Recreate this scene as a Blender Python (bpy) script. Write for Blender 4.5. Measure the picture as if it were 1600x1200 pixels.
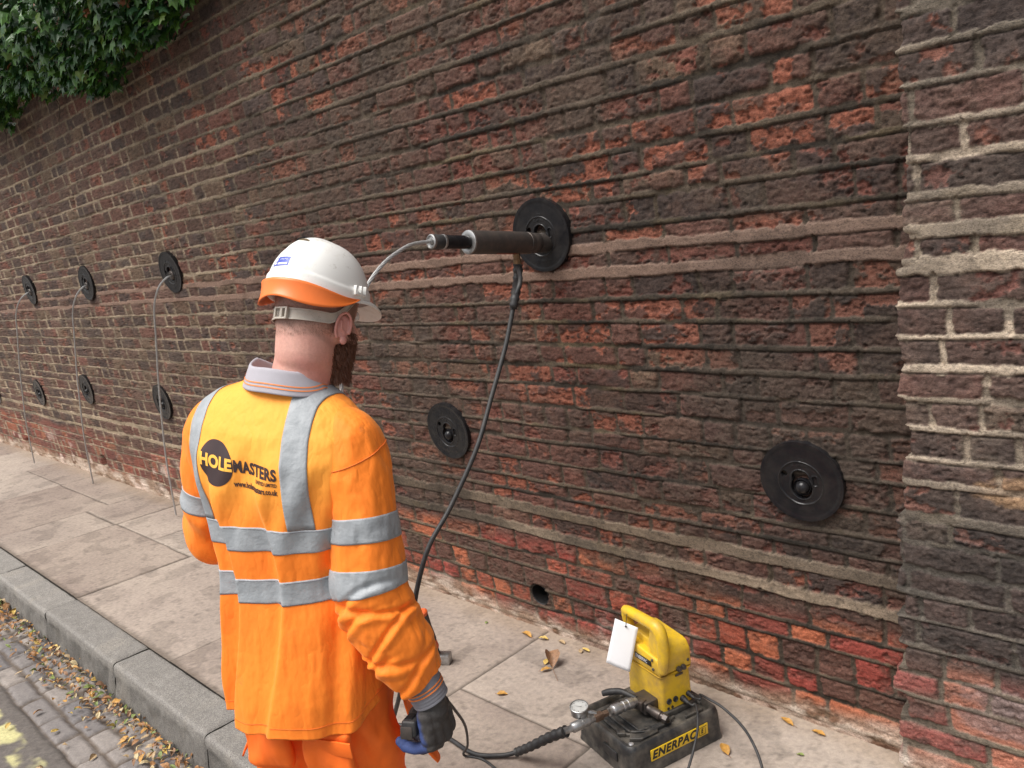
import bpy, bmesh, math, random
import numpy as np
from mathutils import Vector, Matrix, Quaternion

for o in list(bpy.data.objects): bpy.data.objects.remove(o)
random.seed(7)
rng = np.random.RandomState(11)
SC = bpy.context.scene
COL = SC.collection

# ------------------------------------------------------------------ camera, light, exposure
H_CAM = 1.5968
cam = bpy.data.cameras.new('camera'); camo = bpy.data.objects.new('camera', cam); COL.objects.link(camo)
f_px = 1239.77
cam.sensor_width = 36.0; cam.lens = f_px/1600*36.0; cam.clip_start = 0.05; cam.clip_end = 500
def camera_frame():
    ux = -.1124
    d = np.array([-493.2-800, 600-519.6, f_px]); d /= np.linalg.norm(d)
    uz = -(d[0]*ux+d[1])/d[2]; u = np.array([ux, 1, uz]); u /= np.linalg.norm(u)
    n = np.cross(d, u); n *= np.sign(n[0])
    return np.array([-d, n, u])
RC = camera_frame()
M = Matrix.Identity(4)
for i in range(3):
    M[i][0] = RC[i, 0]; M[i][1] = RC[i, 1]; M[i][2] = -RC[i, 2]
M[2][3] = H_CAM
camo.matrix_world = M
SC.camera = camo

world = bpy.data.worlds.new('World'); SC.world = world; world.use_nodes = True
wn = world.node_tree.nodes; wl = world.node_tree.links
SUN_EL, SUN_AZ = 61.0, -106.0      # azimuth: direction towards the sun, degrees from +X
sky = wn.new('ShaderNodeTexSky'); sky.sky_type = 'NISHITA'; sky.sun_disc = False
sky.sun_elevation = math.radians(SUN_EL); sky.sun_rotation = math.radians(90-SUN_AZ)
sky.air_density = 1.2; sky.dust_density = 4.0; sky.ozone_density = 1.0
hs = wn.new('ShaderNodeHueSaturation'); hs.inputs['Saturation'].default_value = 0.22
bg = wn['Background']; bg.inputs[1].default_value = 0.11
wl.new(sky.outputs[0], hs.inputs['Color']); wl.new(hs.outputs[0], bg.inputs[0])
sun = bpy.data.lights.new('sun', 'SUN'); suno = bpy.data.objects.new('sun', sun); COL.objects.link(suno)
sun.energy = 2.6; sun.angle = math.radians(42); sun.color = (1, .96, .9)
sd = Vector((math.cos(math.radians(SUN_EL))*math.cos(math.radians(SUN_AZ)), math.cos(math.radians(SUN_EL))*math.sin(math.radians(SUN_AZ)), math.sin(math.radians(SUN_EL))))
suno.rotation_euler = sd.to_track_quat('Z', 'Y').to_euler()
SC.view_settings.view_transform = 'Standard'; SC.view_settings.look = 'None'
SC.view_settings.exposure = 0.55; SC.view_settings.gamma = 1
SC.render.engine = 'CYCLES'

# ------------------------------------------------------------------ helpers
def srgb(*c):
    c = [x/255 for x in c]
    return tuple((x/12.92 if x <= .04045 else ((x+.055)/1.055)**2.4) for x in c)

class Nt:
    def __init__(s, name):
        s.m = bpy.data.materials.new(name); s.m.use_nodes = True
        s.n = s.m.node_tree.nodes; s.l = s.m.node_tree.links; s.b = s.n['Principled BSDF']
    def new(s, t, **k):
        n = s.n.new(t)
        for a, v in k.items():
            if a in n.inputs: n.inputs[a].default_value = v
            else: setattr(n, a, v)
        return n
    def link(s, a, b): s.l.new(a, b)
    def coord(s, kind='Object'): return s.new('ShaderNodeTexCoord').outputs[kind]
    def noise(s, scale, detail=4, rough=.6, vec=None, stretch=None):
        n = s.new('ShaderNodeTexNoise'); n.inputs['Scale'].default_value = scale
        n.inputs['Detail'].default_value = detail; n.inputs['Roughness'].default_value = rough
        v = vec or s.coord()
        if stretch:
            mp = s.new('ShaderNodeMapping'); mp.inputs['Scale'].default_value = stretch
            s.link(v, mp.inputs[0]); v = mp.outputs[0]
        s.link(v, n.inputs['Vector']); return n.outputs['Fac']
    def ramp(s, fac, a, b, c0=(0, 0, 0, 1), c1=(1, 1, 1, 1)):
        r = s.new('ShaderNodeValToRGB'); r.color_ramp.elements[0].position = a; r.color_ramp.elements[1].position = b
        r.color_ramp.elements[0].color = c0; r.color_ramp.elements[1].color = c1
        s.link(fac, r.inputs[0]); return r.outputs[0]
    def mix(s, fac, a, b, mode='MIX'):
        m = s.new('ShaderNodeMix'); m.data_type = 'RGBA'; m.blend_type = mode
        for sock, v in ((m.inputs[0], fac), (m.inputs[6], a), (m.inputs[7], b)):
            if hasattr(v, 'links'): s.link(v, sock)
            elif isinstance(v, (int, float)): sock.default_value = v
            else: sock.default_value = (*v[:3], 1)
        return m.outputs[2]
    def bump(s, h, strength=.3, dist=.002):
        b = s.new('ShaderNodeBump'); b.inputs['Strength'].default_value = strength; b.inputs['Distance'].default_value = dist
        s.link(h, b.inputs['Height']); s.link(b.outputs[0], s.b.inputs['Normal'])
    def set(s, col=None, rough=None, metal=None, **k):
        for nm, v in (('Base Color', col), ('Roughness', rough), ('Metallic', metal)):
            if v is None: continue
            if hasattr(v, 'links'): s.link(v, s.b.inputs[nm])
            elif nm == 'Base Color': s.b.inputs[nm].default_value = (*v[:3], 1)
            else: s.b.inputs[nm].default_value = v
        for a, v in k.items(): s.b.inputs[a.replace('_', ' ')].default_value = v
        return s

def simple(name, col, rough=.5, metal=0, dirt=.25, dirtcol=(.05, .04, .03), scale=25, bump=.15, bdist=.001, fine=200, **k):
    t = Nt(name)
    n = t.noise(scale, 6, .65)
    c = t.mix(t.ramp(n, .42, .75), col, dirtcol) if dirt >= 1 else t.mix(t.mix(dirt, (0, 0, 0), t.ramp(n, .40, .75)), col, dirtcol)
    t.set(c, rough, metal, **k)
    if bump: t.bump(t.noise(fine, 3), bump, bdist)
    return t.m

def link(o, parent=None):
    COL.objects.link(o)
    if parent: o.parent = parent
    return o
def mesh_obj(name, V, F, mat=None, parent=None, smooth=True, uv=None):
    me = bpy.data.meshes.new(name)
    me.from_pydata([tuple(v) for v in V] if not isinstance(V, np.ndarray) else V.tolist(), [], [tuple(f) for f in F] if not isinstance(F, np.ndarray) else F.tolist())
    me.validate(); me.update()
    if smooth: me.polygons.foreach_set('use_smooth', [True]*len(me.polygons))
    o = bpy.data.objects.new(name, me)
    if mat: me.materials.append(mat)
    return link(o, parent)
def tag(o, label=None, cat=None, group=None, kind=None):
    if label: o['label'] = label
    if cat: o['category'] = cat
    if group: o['group'] = group
    if kind: o['kind'] = kind
    return o
def empty(name, loc=(0, 0, 0), rz=0):
    o = bpy.data.objects.new(name, None); o.location = loc; o.rotation_euler = (0, 0, rz); o.empty_display_size = .1
    COL.objects.link(o); return o

def grid(P, closed_u=False):
    """P[nv,nu,3] -> verts, faces"""
    nv, nu = P.shape[:2]
    idx = np.arange(nv*nu).reshape(nv, nu)
    if closed_u:
        a = idx; b = np.roll(idx, -1, 1)
    else:
        a = idx[:, :-1]; b = idx[:, 1:]
    F = np.stack([a[:-1], b[:-1], b[1:], a[1:]], -1).reshape(-1, 4)
    return P.reshape(-1, 3), F

class MB:
    """collects shapes into one mesh"""
    def __init__(s): s.V = []; s.F = []; s.n = 0; s.C = []
    def add(s, V, F, c=None):
        V = np.asarray(V, float); s.V.append(V); s.F += [[i+s.n for i in f] for f in np.asarray(F).tolist()] if not isinstance(F, list) else [[i+s.n for i in f] for f in F]
        s.n += len(V); s.C.append(c if c is not None else (1, 1, 1)); s.C[-1] = (len(V), s.C[-1]); return s
    def box(s, c, size, rot=None, bev=0, seg=2, taper=1.0, c_=None):
        bm = bmesh.new(); bmesh.ops.create_cube(bm, size=1)
        for v in bm.verts:
            k = taper if v.co.z > 0 else 1
            v.co = Vector((v.co.x*size[0]*k, v.co.y*size[1]*k, v.co.z*size[2]))
        if bev: bmesh.ops.bevel(bm, geom=bm.edges[:], offset=bev, segments=seg, profile=.5, affect='EDGES')
        bm.verts.ensure_lookup_table()
        R = rot if rot is not None else Matrix.Identity(3)
        V = [tuple(R @ v.co + Vector(c)) for v in bm.verts]; F = [[v.index for v in f.verts] for f in bm.faces]
        bm.free(); return s.add(V, F, c_)
    def prism(s, pts, lo, hi, axis_map, bev=0):
        """polygon pts (2D) extruded lo..hi; axis_map(p2, h)->3D"""
        bm = bmesh.new(); a = [bm.verts.new(axis_map(p, lo)) for p in pts]; b = [bm.verts.new(axis_map(p, hi)) for p in pts]
        bm.faces.new(a[::-1]); bm.faces.new(b)
        n = len(pts)
        for i in range(n): bm.faces.new((a[i], a[(i+1) % n], b[(i+1) % n], b[i]))
        bmesh.ops.recalc_face_normals(bm, faces=bm.faces[:])
        if bev: bmesh.ops.bevel(bm, geom=bm.edges[:], offset=bev, segments=3, profile=.5, affect='EDGES')
        bmesh.ops.triangulate(bm, faces=[f for f in bm.faces if len(f.verts) > 4])
        bm.verts.index_update()
        V = [tuple(v.co) for v in bm.verts]; F = [[v.index for v in f.verts] for f in bm.faces]
        bm.free(); return s.add(V, F)
    def lathe(s, prof, org=(0, 0, 0), axis=(0, 0, 1), n=32, cap=True, c_=None):
        """prof: list of (r, h)"""
        q = Vector((0, 0, 1)).rotation_difference(Vector(axis).normalized())
        V = []
        for r, h in prof:
            for i in range(n):
                a = 2*math.pi*i/n; V.append(tuple(q @ Vector((r*math.cos(a), r*math.sin(a), h)) + Vector(org)))
        F = [[j*n+i, j*n+(i+1) % n, (j+1)*n+(i+1) % n, (j+1)*n+i] for j in range(len(prof)-1) for i in range(n)]
        if cap:
            F.append(list(range(n))[::-1]); F.append([(len(prof)-1)*n+i for i in range(n)])
        return s.add(V, F, c_)
    def tube(s, pts, rad, n=10, cap=True, sub=0, c_=None):
        P = [Vector(p) for p in pts]
        if sub: P, rad = catmull(P, rad, sub)
        if not hasattr(rad, '__len__'): rad = [rad]*len(P)
        V = []; up = None
        for i, p in enumerate(P):
            t = (P[min(i+1, len(P)-1)]-P[max(i-1, 0)]).normalized()
            if up is None:
                up = t.orthogonal().normalized()
            else:
                up = (up - t*up.dot(t)).normalized()
            b = t.cross(up)
            for k in range(n):
                a = 2*math.pi*k/n; V.append(tuple(p + (up*math.cos(a)+b*math.sin(a))*rad[i]))
        F = [[j*n+i, j*n+(i+1) % n, (j+1)*n+(i+1) % n, (j+1)*n+i] for j in range(len(P)-1) for i in range(n)]
        if cap: F.append(list(range(n))[::-1]); F.append([(len(P)-1)*n+i for i in range(n)])
        return s.add(V, F, c_)
    def ell(s, c, r, rot=None, nu=24, nv=14, c_=None):
        R = rot if rot is not None else Matrix.Identity(3)
        V = []; F = []
        for j in range(1, nv):
            th = math.pi*j/nv
            for i in range(nu):
                a = 2*math.pi*i/nu
                V.append(tuple(R @ Vector((r[0]*math.sin(th)*math.cos(a), r[1]*math.sin(th)*math.sin(a), r[2]*math.cos(th)))+Vector(c)))
        for j in range(nv-2):
            for i in range(nu): F.append([j*nu+i, (j+1)*nu+i, (j+1)*nu+(i+1) % nu, j*nu+(i+1) % nu])
        V.append(tuple(R @ Vector((0, 0, r[2]))+Vector(c))); V.append(tuple(R @ Vector((0, 0, -r[2]))+Vector(c)))
        t, b = len(V)-2, len(V)-1
        for i in range(nu):
            F.append([i, (i+1) % nu, t]); F.append([(nv-2)*nu+(i+1) % nu, (nv-2)*nu+i, b])
        return s.add(V, F, c_)
    def cap(s, p0, p1, r0, r1, n=14, c_=None):
        """tapered capsule"""
        p0 = Vector(p0); p1 = Vector(p1); d = (p1-p0); L = d.length; d.normalize()
        prof = [(max(r0*math.cos(a), 1e-4), r0*math.sin(a)) for a in np.linspace(-math.pi/2, 0, 6)]
        prof += [(r0+(r1-r0)*k, L*k) for k in (.25, .5, .75)]
        prof += [(max(r1*math.cos(a), 1e-4), L+r1*math.sin(a)) for a in np.linspace(0, math.pi/2, 6)]
        return s.lathe(prof, p0, d, n, True, c_)
    def build(s, name, mat=None, parent=None, smooth=True, colors=False, auto=None):
        V = np.concatenate(s.V) if s.V else np.zeros((0, 3))
        me = bpy.data.meshes.new(name); me.from_pydata(V.tolist(), [], s.F); me.update()
        o = bpy.data.objects.new(name, me)
        if mat: me.materials.append(mat)
        if smooth:
            if auto is None: auto = 40
            me.polygons.foreach_set('use_smooth', [True]*len(me.polygons))
            me.set_sharp_from_angle(angle=math.radians(auto))
        if colors:
            ca = me.color_attributes.new('Col', 'FLOAT_COLOR', 'POINT')
            arr = np.concatenate([np.tile(np.array([*c, 1.0]), (n, 1)) for n, c in s.C])
            ca.data.foreach_set('color', arr.ravel())
        return link(o, parent)

def catmull(P, rad, sub):
    Q = []; R = []
    n = len(P); hr = hasattr(rad, '__len__')
    for i in range(n-1):
        p0, p1, p2, p3 = P[max(i-1, 0)], P[i], P[i+1], P[min(i+2, n-1)]
        for k in range(sub):
            t = k/sub
            Q.append(.5*((2*p1)+(p2-p0)*t+(2*p0-5*p1+4*p2-p3)*t*t+(3*p1-p0-3*p2+p3)*t**3))
            R.append(rad[i]+(rad[i+1]-rad[i])*t if hr else rad)
    Q.append(P[-1]); R.append(rad[-1] if hr else rad)
    return Q, R

def remesh(o, voxel, smooth=2, fac=.5):
    """fuse the shapes of one mesh object into one continuous surface"""
    m = o.modifiers.new('r', 'REMESH'); m.mode = 'VOXEL'; m.voxel_size = voxel
    if smooth:
        s = o.modifiers.new('s', 'SMOOTH'); s.iterations = smooth; s.factor = fac
    bpy.context.view_layer.update()
    dg = bpy.context.evaluated_depsgraph_get()
    me = bpy.data.meshes.new_from_object(o.evaluated_get(dg))
    old = o.data; mats = [m_ for m_ in old.materials]
    o.modifiers.clear(); o.data = me; bpy.data.meshes.remove(old)
    me.materials.clear()
    for m_ in mats: me.materials.append(m_)
    me.polygons.foreach_set('use_smooth', [True]*len(me.polygons))
    return o
def get_co(me):
    a = np.empty(len(me.vertices)*3, np.float32); me.vertices.foreach_get('co', a); return a.reshape(-1, 3).astype(float)
def get_no(me):
    a = np.empty(len(me.vertices)*3, np.float32); me.vertex_normals.foreach_get('vector', a); return a.reshape(-1, 3).astype(float)
def set_co(me, a):
    me.vertices.foreach_set('co', np.asarray(a, np.float32).ravel()); me.update()
def set_col(me, arr):
    ca = me.color_attributes.new('Col', 'FLOAT_COLOR', 'POINT')
    a = np.ones((len(me.vertices), 4), np.float32); a[:, :3] = arr; ca.data.foreach_set('color', a.ravel())

# numpy noise -------------------------------------------------------
def _h(ix, iy, seed):
    ix = ix.astype(np.int64).astype(np.uint32); iy = iy.astype(np.int64).astype(np.uint32)
    h = ix*np.uint32(374761393) + iy*np.uint32(668265263) + np.uint32((seed*2246822519) & 0xffffffff)
    h = (h ^ (h >> np.uint32(13)))*np.uint32(1274126177); h = h ^ (h >> np.uint32(16))
    return (h & np.uint32(0xffffff)).astype(np.float32)/np.float32(0xffffff)
def vn(x, y, seed=0):
    x = np.asarray(x, np.float64); y = np.asarray(y, np.float64)
    x0 = np.floor(x); y0 = np.floor(y); fx = (x-x0).astype(np.float32); fy = (y-y0).astype(np.float32)
    fx = fx*fx*(3-2*fx); fy = fy*fy*(3-2*fy)
    a = _h(x0, y0, seed); b = _h(x0+1, y0, seed); c = _h(x0, y0+1, seed); d = _h(x0+1, y0+1, seed)
    return (a+(b-a)*fx)*(1-fy)+(c+(d-c)*fx)*fy
def fbm(x, y, seed=0, o=3, g=.5):
    r = 0; a = 1; t = 0
    for i in range(o):
        r = r + a*vn(x*2.03**i+i*17.3, y*2.03**i+i*9.1, seed+i*31); t += a; a *= g
    return r/t*2-1
def ss(a, b, x):
    t = np.clip((x-a)/(b-a), 0, 1); return t*t*(3-2*t)
def hsh(i, j, seed): return _h(np.asarray(i, float), np.asarray(j, float), seed)

# ------------------------------------------------------------------ the wall
LEAN = .1031; WY = 2.2
def wall_pt(X, v, out=0.0):
    """point on the leaning wall face: X along the wall, v height, out = distance proud of the face"""
    return (X, WY - LEAN*v - out, v)
WN = Vector((0, -1, -LEAN)).normalized()

MORT = [-.11, -.035, .03, .112, .191, .289, .352, .456, .552, .623, .681, .767, .852, .912, .991, 1.071, 1.146, 1.222, 1.300, 1.375, 1.464, 1.54, 1.603, 1.688, 1.75, 1.824, 1.901, 1.974, 2.057, 2.127]
while MORT[-1] < 3.6: MORT.append(MORT[-1]+.0755+random.uniform(-.004, .004))
MORT = np.array(MORT)
MT = np.array([.0062+random.uniform(-.0012, .0022) for _ in MORT])
for val, t in ((.456, .017), (.552, .021), (1.464, .0165), (1.54, .016)): MT[np.argmin(abs(MORT-val))] = t
PMORT = [-.11, -.04, .04, .12, .20, .28, .35, .43, .512, .585, .657, .735, .804, .898, .964, 1.045, 1.12, 1.194, 1.27, 1.346, 1.435, 1.513, 1.587, 1.67, 1.739, 1.824, 1.901, 1.975]
while PMORT[-1] < 3.6: PMORT.append(PMORT[-1]+.0755)
PMORT = np.array(PMORT); PMT = np.array([.0070+random.uniform(-.002, .003) for _ in PMORT])
for val, t in ((1.435, .018), (1.513, .016), (.804, .014)): PMT[np.argmin(abs(PMORT-val))] = t

def courses(seed, n, x0, x1):
    r = np.random.RandomState(seed); out = []
    for k in range(n):
        x = x0 - r.rand()*.2; e = [x]; i = r.randint(2)
        mode = r.rand()
        while x < x1:
            if mode < .3: L = .222 if r.rand() < .8 else .112      # mostly stretchers
            elif mode < .42: L = .112 if r.rand() < .85 else .222
            else: L = .222 if i % 2 else .112                        # Flemish
            x += L*(1+r.randn()*.035); e.append(x); i += 1
        out.append(np.array(e))
    return out

def brickwork(X, V, mort, mt, seed, x0, x1, pier=False):
    """returns relief and colour of weathered brickwork at wall coordinates X, V"""
    f4 = np.float32
    wav = .006*fbm(X*1.1, V*1.7, seed+1, 2)+.0028*fbm(X*6, V*9, seed+2, 2)
    v = V+wav
    k = np.clip(np.searchsorted(mort, v)-1, 0, len(mort)-2)
    tn = (1+.40*fbm(X*5, k*7.7, seed+3, 2)+.15*fbm(X*23, k*3.1, seed+33, 2))*(1-.30*ss(-3.2, -5.5, X))
    dlo = v-mort[k]-mt[k]*tn; dhi = mort[k+1]-v-mt[k+1]*tn
    xw = X+.006*fbm(X*9, V*14, seed+4, 2)
    rows = courses(seed+5, len(mort), x0, x1)
    bi = np.zeros(X.shape, int); dl = np.zeros(X.shape); dr = np.zeros(X.shape)
    for q in range(len(mort)-1):
        m_ = k == q
        if not m_.any(): continue
        e = rows[q]; xx = xw[m_]; b = np.clip(np.searchsorted(e, xx)-1, 0, len(e)-2)
        bi[m_] = b; dl[m_] = xx-e[b]; dr[m_] = e[b+1]-xx
    dx = np.minimum(dl, dr)-.0055; dy = np.minimum(dlo, dhi)
    rr = .009
    qx = rr-dx; qy = rr-dy
    d = np.where((qx > 0) & (qy > 0), rr-np.hypot(np.maximum(qx, 0), np.maximum(qy, 0)), np.minimum(dx, dy))
    n1 = fbm(X*45, V*60, seed+6, 3); n2 = fbm(X*130, V*170, seed+7, 2); n3 = fbm(X*11, V*16, seed+8, 3)
    pit = ss(.16, .50, fbm(X*62, V*100, seed+40, 3))*(.5+.5*ss(-.4, .3, n3)); stri = fbm(X*24, V*150, seed+41, 2)
    d = d+.0060*n1*(.5+1.0*hsh(bi, k, seed+9))+.0022*n2
    bm_ = ss(-.0010, .0040, d)
    r1 = hsh(bi, k, seed+10); r2 = hsh(bi, k, seed+11); r3 = hsh(bi, k, seed+12)
    # spalled brick faces
    right = ss(-4.2, -2.6, X)
    thr = (1.04-.42*right-.12*np.exp(-((X+1.9)/1.1)**2))-.95*(r3-.5)
    if pier: thr = 1.02-1.0*(r3-.5)
    low = ss(.5, .42, V)
    sp = ss(thr*.42-.06, thr*.42+.16, n3*1.0+.40*n1+.20*n2+.03*right)
    sp = sp*bm_
    h = bm_*(.0020+.006*(r2-.5)+.0030*ss(0, .010, d)+.0030*n1*(.4+r1)+.0020*n2+.004*n3*(r3)-.0042*pit+.0010*stri)
    h = h-sp*(.0050+.004*n2+.003*r2)
    # mortar: proud ribbon pointing on the bed joints, broken in places
    tloc = np.where(dlo < dhi, mt[k], mt[k+1])
    kj = np.where(dlo < dhi, k, k+1)
    brk = ss(-.12, .1, fbm(X*3.1, kj*3.3, seed+13, 3)+.18)
    beddist = np.minimum(dlo, dhi)
    bed = (beddist < dx+.001)
    ledge = np.where(tloc > .014, .006, .0045)
    ht = np.where(bed, -.003+brk*(ledge+.0055+.0012*n1), -.0035+.003*n1+.003*(r1 > .5))
    if not pier: ht = np.where(bed & (abs(mort[kj]-.456) < .01), ht+.007*ss(-3, -1, X), ht)
    far = ss(-2.2, -4.5, X)
    ht = ht*(1-.35*far)
    h = h*bm_+ht*(1-bm_)
    gap = np.exp(-((dhi-.0012)/.0024)**2)*ss(-.3, .3, brk-.3+.8*n3)*(1-.75*far)*(dhi < dlo)*(d > -.004)  # groove just below each mortar ribbon
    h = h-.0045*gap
    # colours ---------------------------------------------------------
    def C(*c): return np.array(srgb(*c), f4)
    def mixc(a, b, t): return a*(1-t[..., None])+b*t[..., None]
    pal = np.stack([C(84, 68, 62), C(76, 62, 58), C(94, 74, 65), C(98, 74, 65), C(88, 66, 58), C(78, 66, 62), C(104, 86, 70), C(106, 70, 60)])
    pi = np.minimum((r1*len(pal)).astype(int), len(pal)-1)
    bc = pal[pi]*(.85+.35*r2)[..., None]
    blot = ss(-.1, .5, fbm(X*22, V*30, seed+14, 3))
    bc = mixc(bc, bc*.0+C(100, 72, 58), blot*.35)
    soot = ss(-.25, .35, fbm(X*9+3, V*13, seed+15, 3)+.15*(r3-.5))
    bc = mixc(bc, bc*0+C(58, 51, 48), soot*.50*(.2+.8*right))
    # rust red areas in the middle of the wall and near the foot
    redw = np.exp(-((X+2.1)/.9)**2)*.7*ss(.25, .6, V)*ss(2.6, 1.7, V)+.25*right*ss(2.6, 1.6, V)+.1
    redn = ss(.70-.35*redw, .92-.35*redw, .5+.5*fbm(X*2.2, V*3.1, seed+16, 2)*.6+.35*(r2-.5)+.12*n1)
    bc = mixc(bc, bc*0+C(104, 66, 56), redn*.55)
    fresh = np.where((r3 > .6)[..., None], C(150, 84, 60), C(124, 70, 58))
    fresh = fresh*(.8+.35*(n2*.5+.5))[..., None]
    bc = mixc(bc, fresh, sp*.8*(1-.6*ss(-3.5, -6, X)))
    bc = bc*(1+.20*n1+.22*n2+.14*stri)[..., None]*(1-.50*pit)[..., None]
    base_red = ss(.43, .36, V+.05*fbm(X*3, V*3, seed+17, 2))
    brd = np.stack([C(172, 82, 56), C(190, 104, 64), C(140, 66, 54), C(102, 70, 60), C(156, 64, 52)])[np.minimum((r2*5).astype(int), 4)]
    brd = mixc(brd, brd*0+C(76, 60, 54), ss(.0, .5, n3+.3*n1)*.7)
    bc = mixc(bc, brd, base_red*.9*(.45+.55*ss(-6, -4, X)))
    # mortar
    mg = C(110, 98, 82); md = C(80, 73, 64); mp = C(152, 138, 116); ml = C(128, 118, 98)
    mn = ss(-.35, .35, fbm(X*4.3, kj*5.1, seed+18, 3))
    mc = mixc(X[..., None]*0+md, X[..., None]*0+mg, mn)
    yel = ss(.2, .5, fbm(X*7, V*9, seed+19, 3)); mc = mixc(mc, mc*0+C(136, 120, 84), yel*.45)
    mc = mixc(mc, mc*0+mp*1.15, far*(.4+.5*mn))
    if pier: mc = mixc(mc, mc*0+C(206, 186, 158), (.15+.85*mn)*ss(.78, .98, V)*(.40+.60*ss(1.85, 1.6, V))); mc = mixc(mc, mc*0+ml, .3+0*X)
    perp = ~bed
    if not pier: mc = mc*(1-.50*ss(-4.2, -2.8, X)*(1-.45*mn))[..., None]; led = bed & ((abs(mort[kj]-.456) < .01) | (abs(mort[kj]-.552) < .01)); lw = led*ss(-3.4, -1.6, X+.5*fbm(X*2.3, V*4, seed+60, 2))*(.35+.65*mn); mc = mixc(mc, mc*0+np.array(srgb(132, 118, 100), f4)*(1+.2*n1)[..., None], lw)
    mud = np.array(srgb(84, 73, 62), f4)*(1+.3*n2)[..., None]; mc = mixc(mc, np.where(perp[..., None], mud, mc), ss(-4.6, -3.0, X)*(0 if pier else .65))
    mc = mc*(1+.16*n2+.10*stri)[..., None]*(1-.35*pit)[..., None]
    mc = mc*(.88+.2*(n1*.5+.5))[..., None]
    pink = ((abs(mort[kj]-1.464) < .02) | (abs(mort[kj]-1.54) < .02)) & bed & (tloc > .014)
    pc = C(192, 176, 150) if pier else C(134, 110, 96)
    pc = mixc(X[..., None]*0+pc, X[..., None]*0+pc*.72, ss(0, .6, n3+.3*n1))
    mc = np.where(pink[..., None], pc, mc)
    # lime / cement smears over the bricks next to joints
    smear = ss(.25, .6, fbm(X*6+9, V*11, seed+20, 3)+.1*n1)*np.exp(-np.maximum(d, 0)/.012)
    col = mixc(mc, bc, bm_)*(1-.55*gap)[..., None]  # shadow line under the ribbons is darkened into the colour here
    col = mixc(col, mc*.95, smear*.6*bm_)
    mudw = ss(-.15, .45, fbm(X*1.9, V*3.0, seed+42, 3)+.35*n1+.25*n2)*((.28+.30*right) if not pier else .25)*(~pink)
    col = mixc(col, col*0+np.array(srgb(86, 75, 64), f4)*(1+.25*n2+.2*n1)[..., None]*(1-.4*pit)[..., None], mudw)
    if not pier:
        # sooty, darker stretch beside the pier
        sootz = ss(-1.75, -.95, X+.25*fbm(X*2, V*2.5, seed+21, 2))*ss(.40, .62, V)*ss(1.9, 1.3, V)*.8
        g = col.mean(-1, keepdims=True)
        col = mixc(col, col*.0+(.5*col+.5*g*np.array([1.05, .98, .9]))*.62, sootz*.8)
    else:
        lowd = ss(.98, .70, V); g = col.mean(-1, keepdims=True)
        col = mixc(col, (.5*col+.5*g)*.66, lowd*ss(.3, .5, V)*.8)
        for (bx, bv, rr_, cc) in ((-.38, .90, .075, (170, 130, 78)), (-.42, .33, .075, (128, 108, 106)), (-.44, .26, .075, (126, 106, 104)), (-.25, .16, .075, (168, 160, 156))):
            w = ss(1.15, .75, np.hypot((X-bx)/1.6, (V-bv)*1.9)/rr_+.45*n1)*(.35+.65*bm_)
            col = mixc(col, C(*cc)*(1+.3*n1+.2*n2)[..., None], w*.65)
    # old render, lime bloom and dirt at the foot
    foot = ss(.115, .05, V+.055*fbm(X*3.3, V*5, seed+22, 3)+.0*X)
    fn = ss(-.3, .4, fbm(X*8, V*14, seed+23, 3))
    fc = mixc(X[..., None]*0+C(150, 128, 108), X[..., None]*0+C(196, 184, 170), fn)
    fc = mixc(fc, fc*0+C(112, 92, 72), ss(.1, .5, fbm(X*15, V*20, seed+24, 3)))
    col = mixc(col, fc, foot*.85)
    h = h*(1-.6*foot)+foot*(.004+.004*n1)
    wb = ss(.28, .55, fbm(X*5+50, V*6, seed+25, 3)+.1*n1)*ss(.42, .1, V)*ss(-1.0, -3.0, -abs(X+.0))  # white bloom
    col = mixc(col, col*0+C(206, 190, 180), wb*.7)
    col = col*(.92+.16*(n2*.5+.5))[..., None]
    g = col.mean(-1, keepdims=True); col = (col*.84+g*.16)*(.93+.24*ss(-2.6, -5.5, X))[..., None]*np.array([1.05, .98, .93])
    return h, col

def sheet_mesh(name, P, col, mat, parent=None, mask=None):
    V, F = grid(P)
    me = bpy.data.meshes.new(name)
    me.vertices.add(len(V)); me.vertices.foreach_set('co', V.astype(np.float32).ravel())
    me.loops.add(F.size); me.loops.foreach_set('vertex_index', F.astype(np.int32).ravel())
    me.polygons.add(len(F)); me.polygons.foreach_set('loop_start', np.arange(0, F.size, 4, dtype=np.int32)); me.polygons.foreach_set('loop_total', np.full(len(F), 4, np.int32))
    me.polygons.foreach_set('use_smooth', np.ones(len(F), bool))
    me.update(); me.validate()
    ca = me.color_attributes.new('Col', 'FLOAT_COLOR', 'POINT')
    a = np.ones((len(V), 4), np.float32); a[:, :3] = col.reshape(-1, 3); ca.data.foreach_set('color', a.ravel())
    me.materials.append(mat)
    return link(bpy.data.objects.new(name, me), parent)

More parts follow.
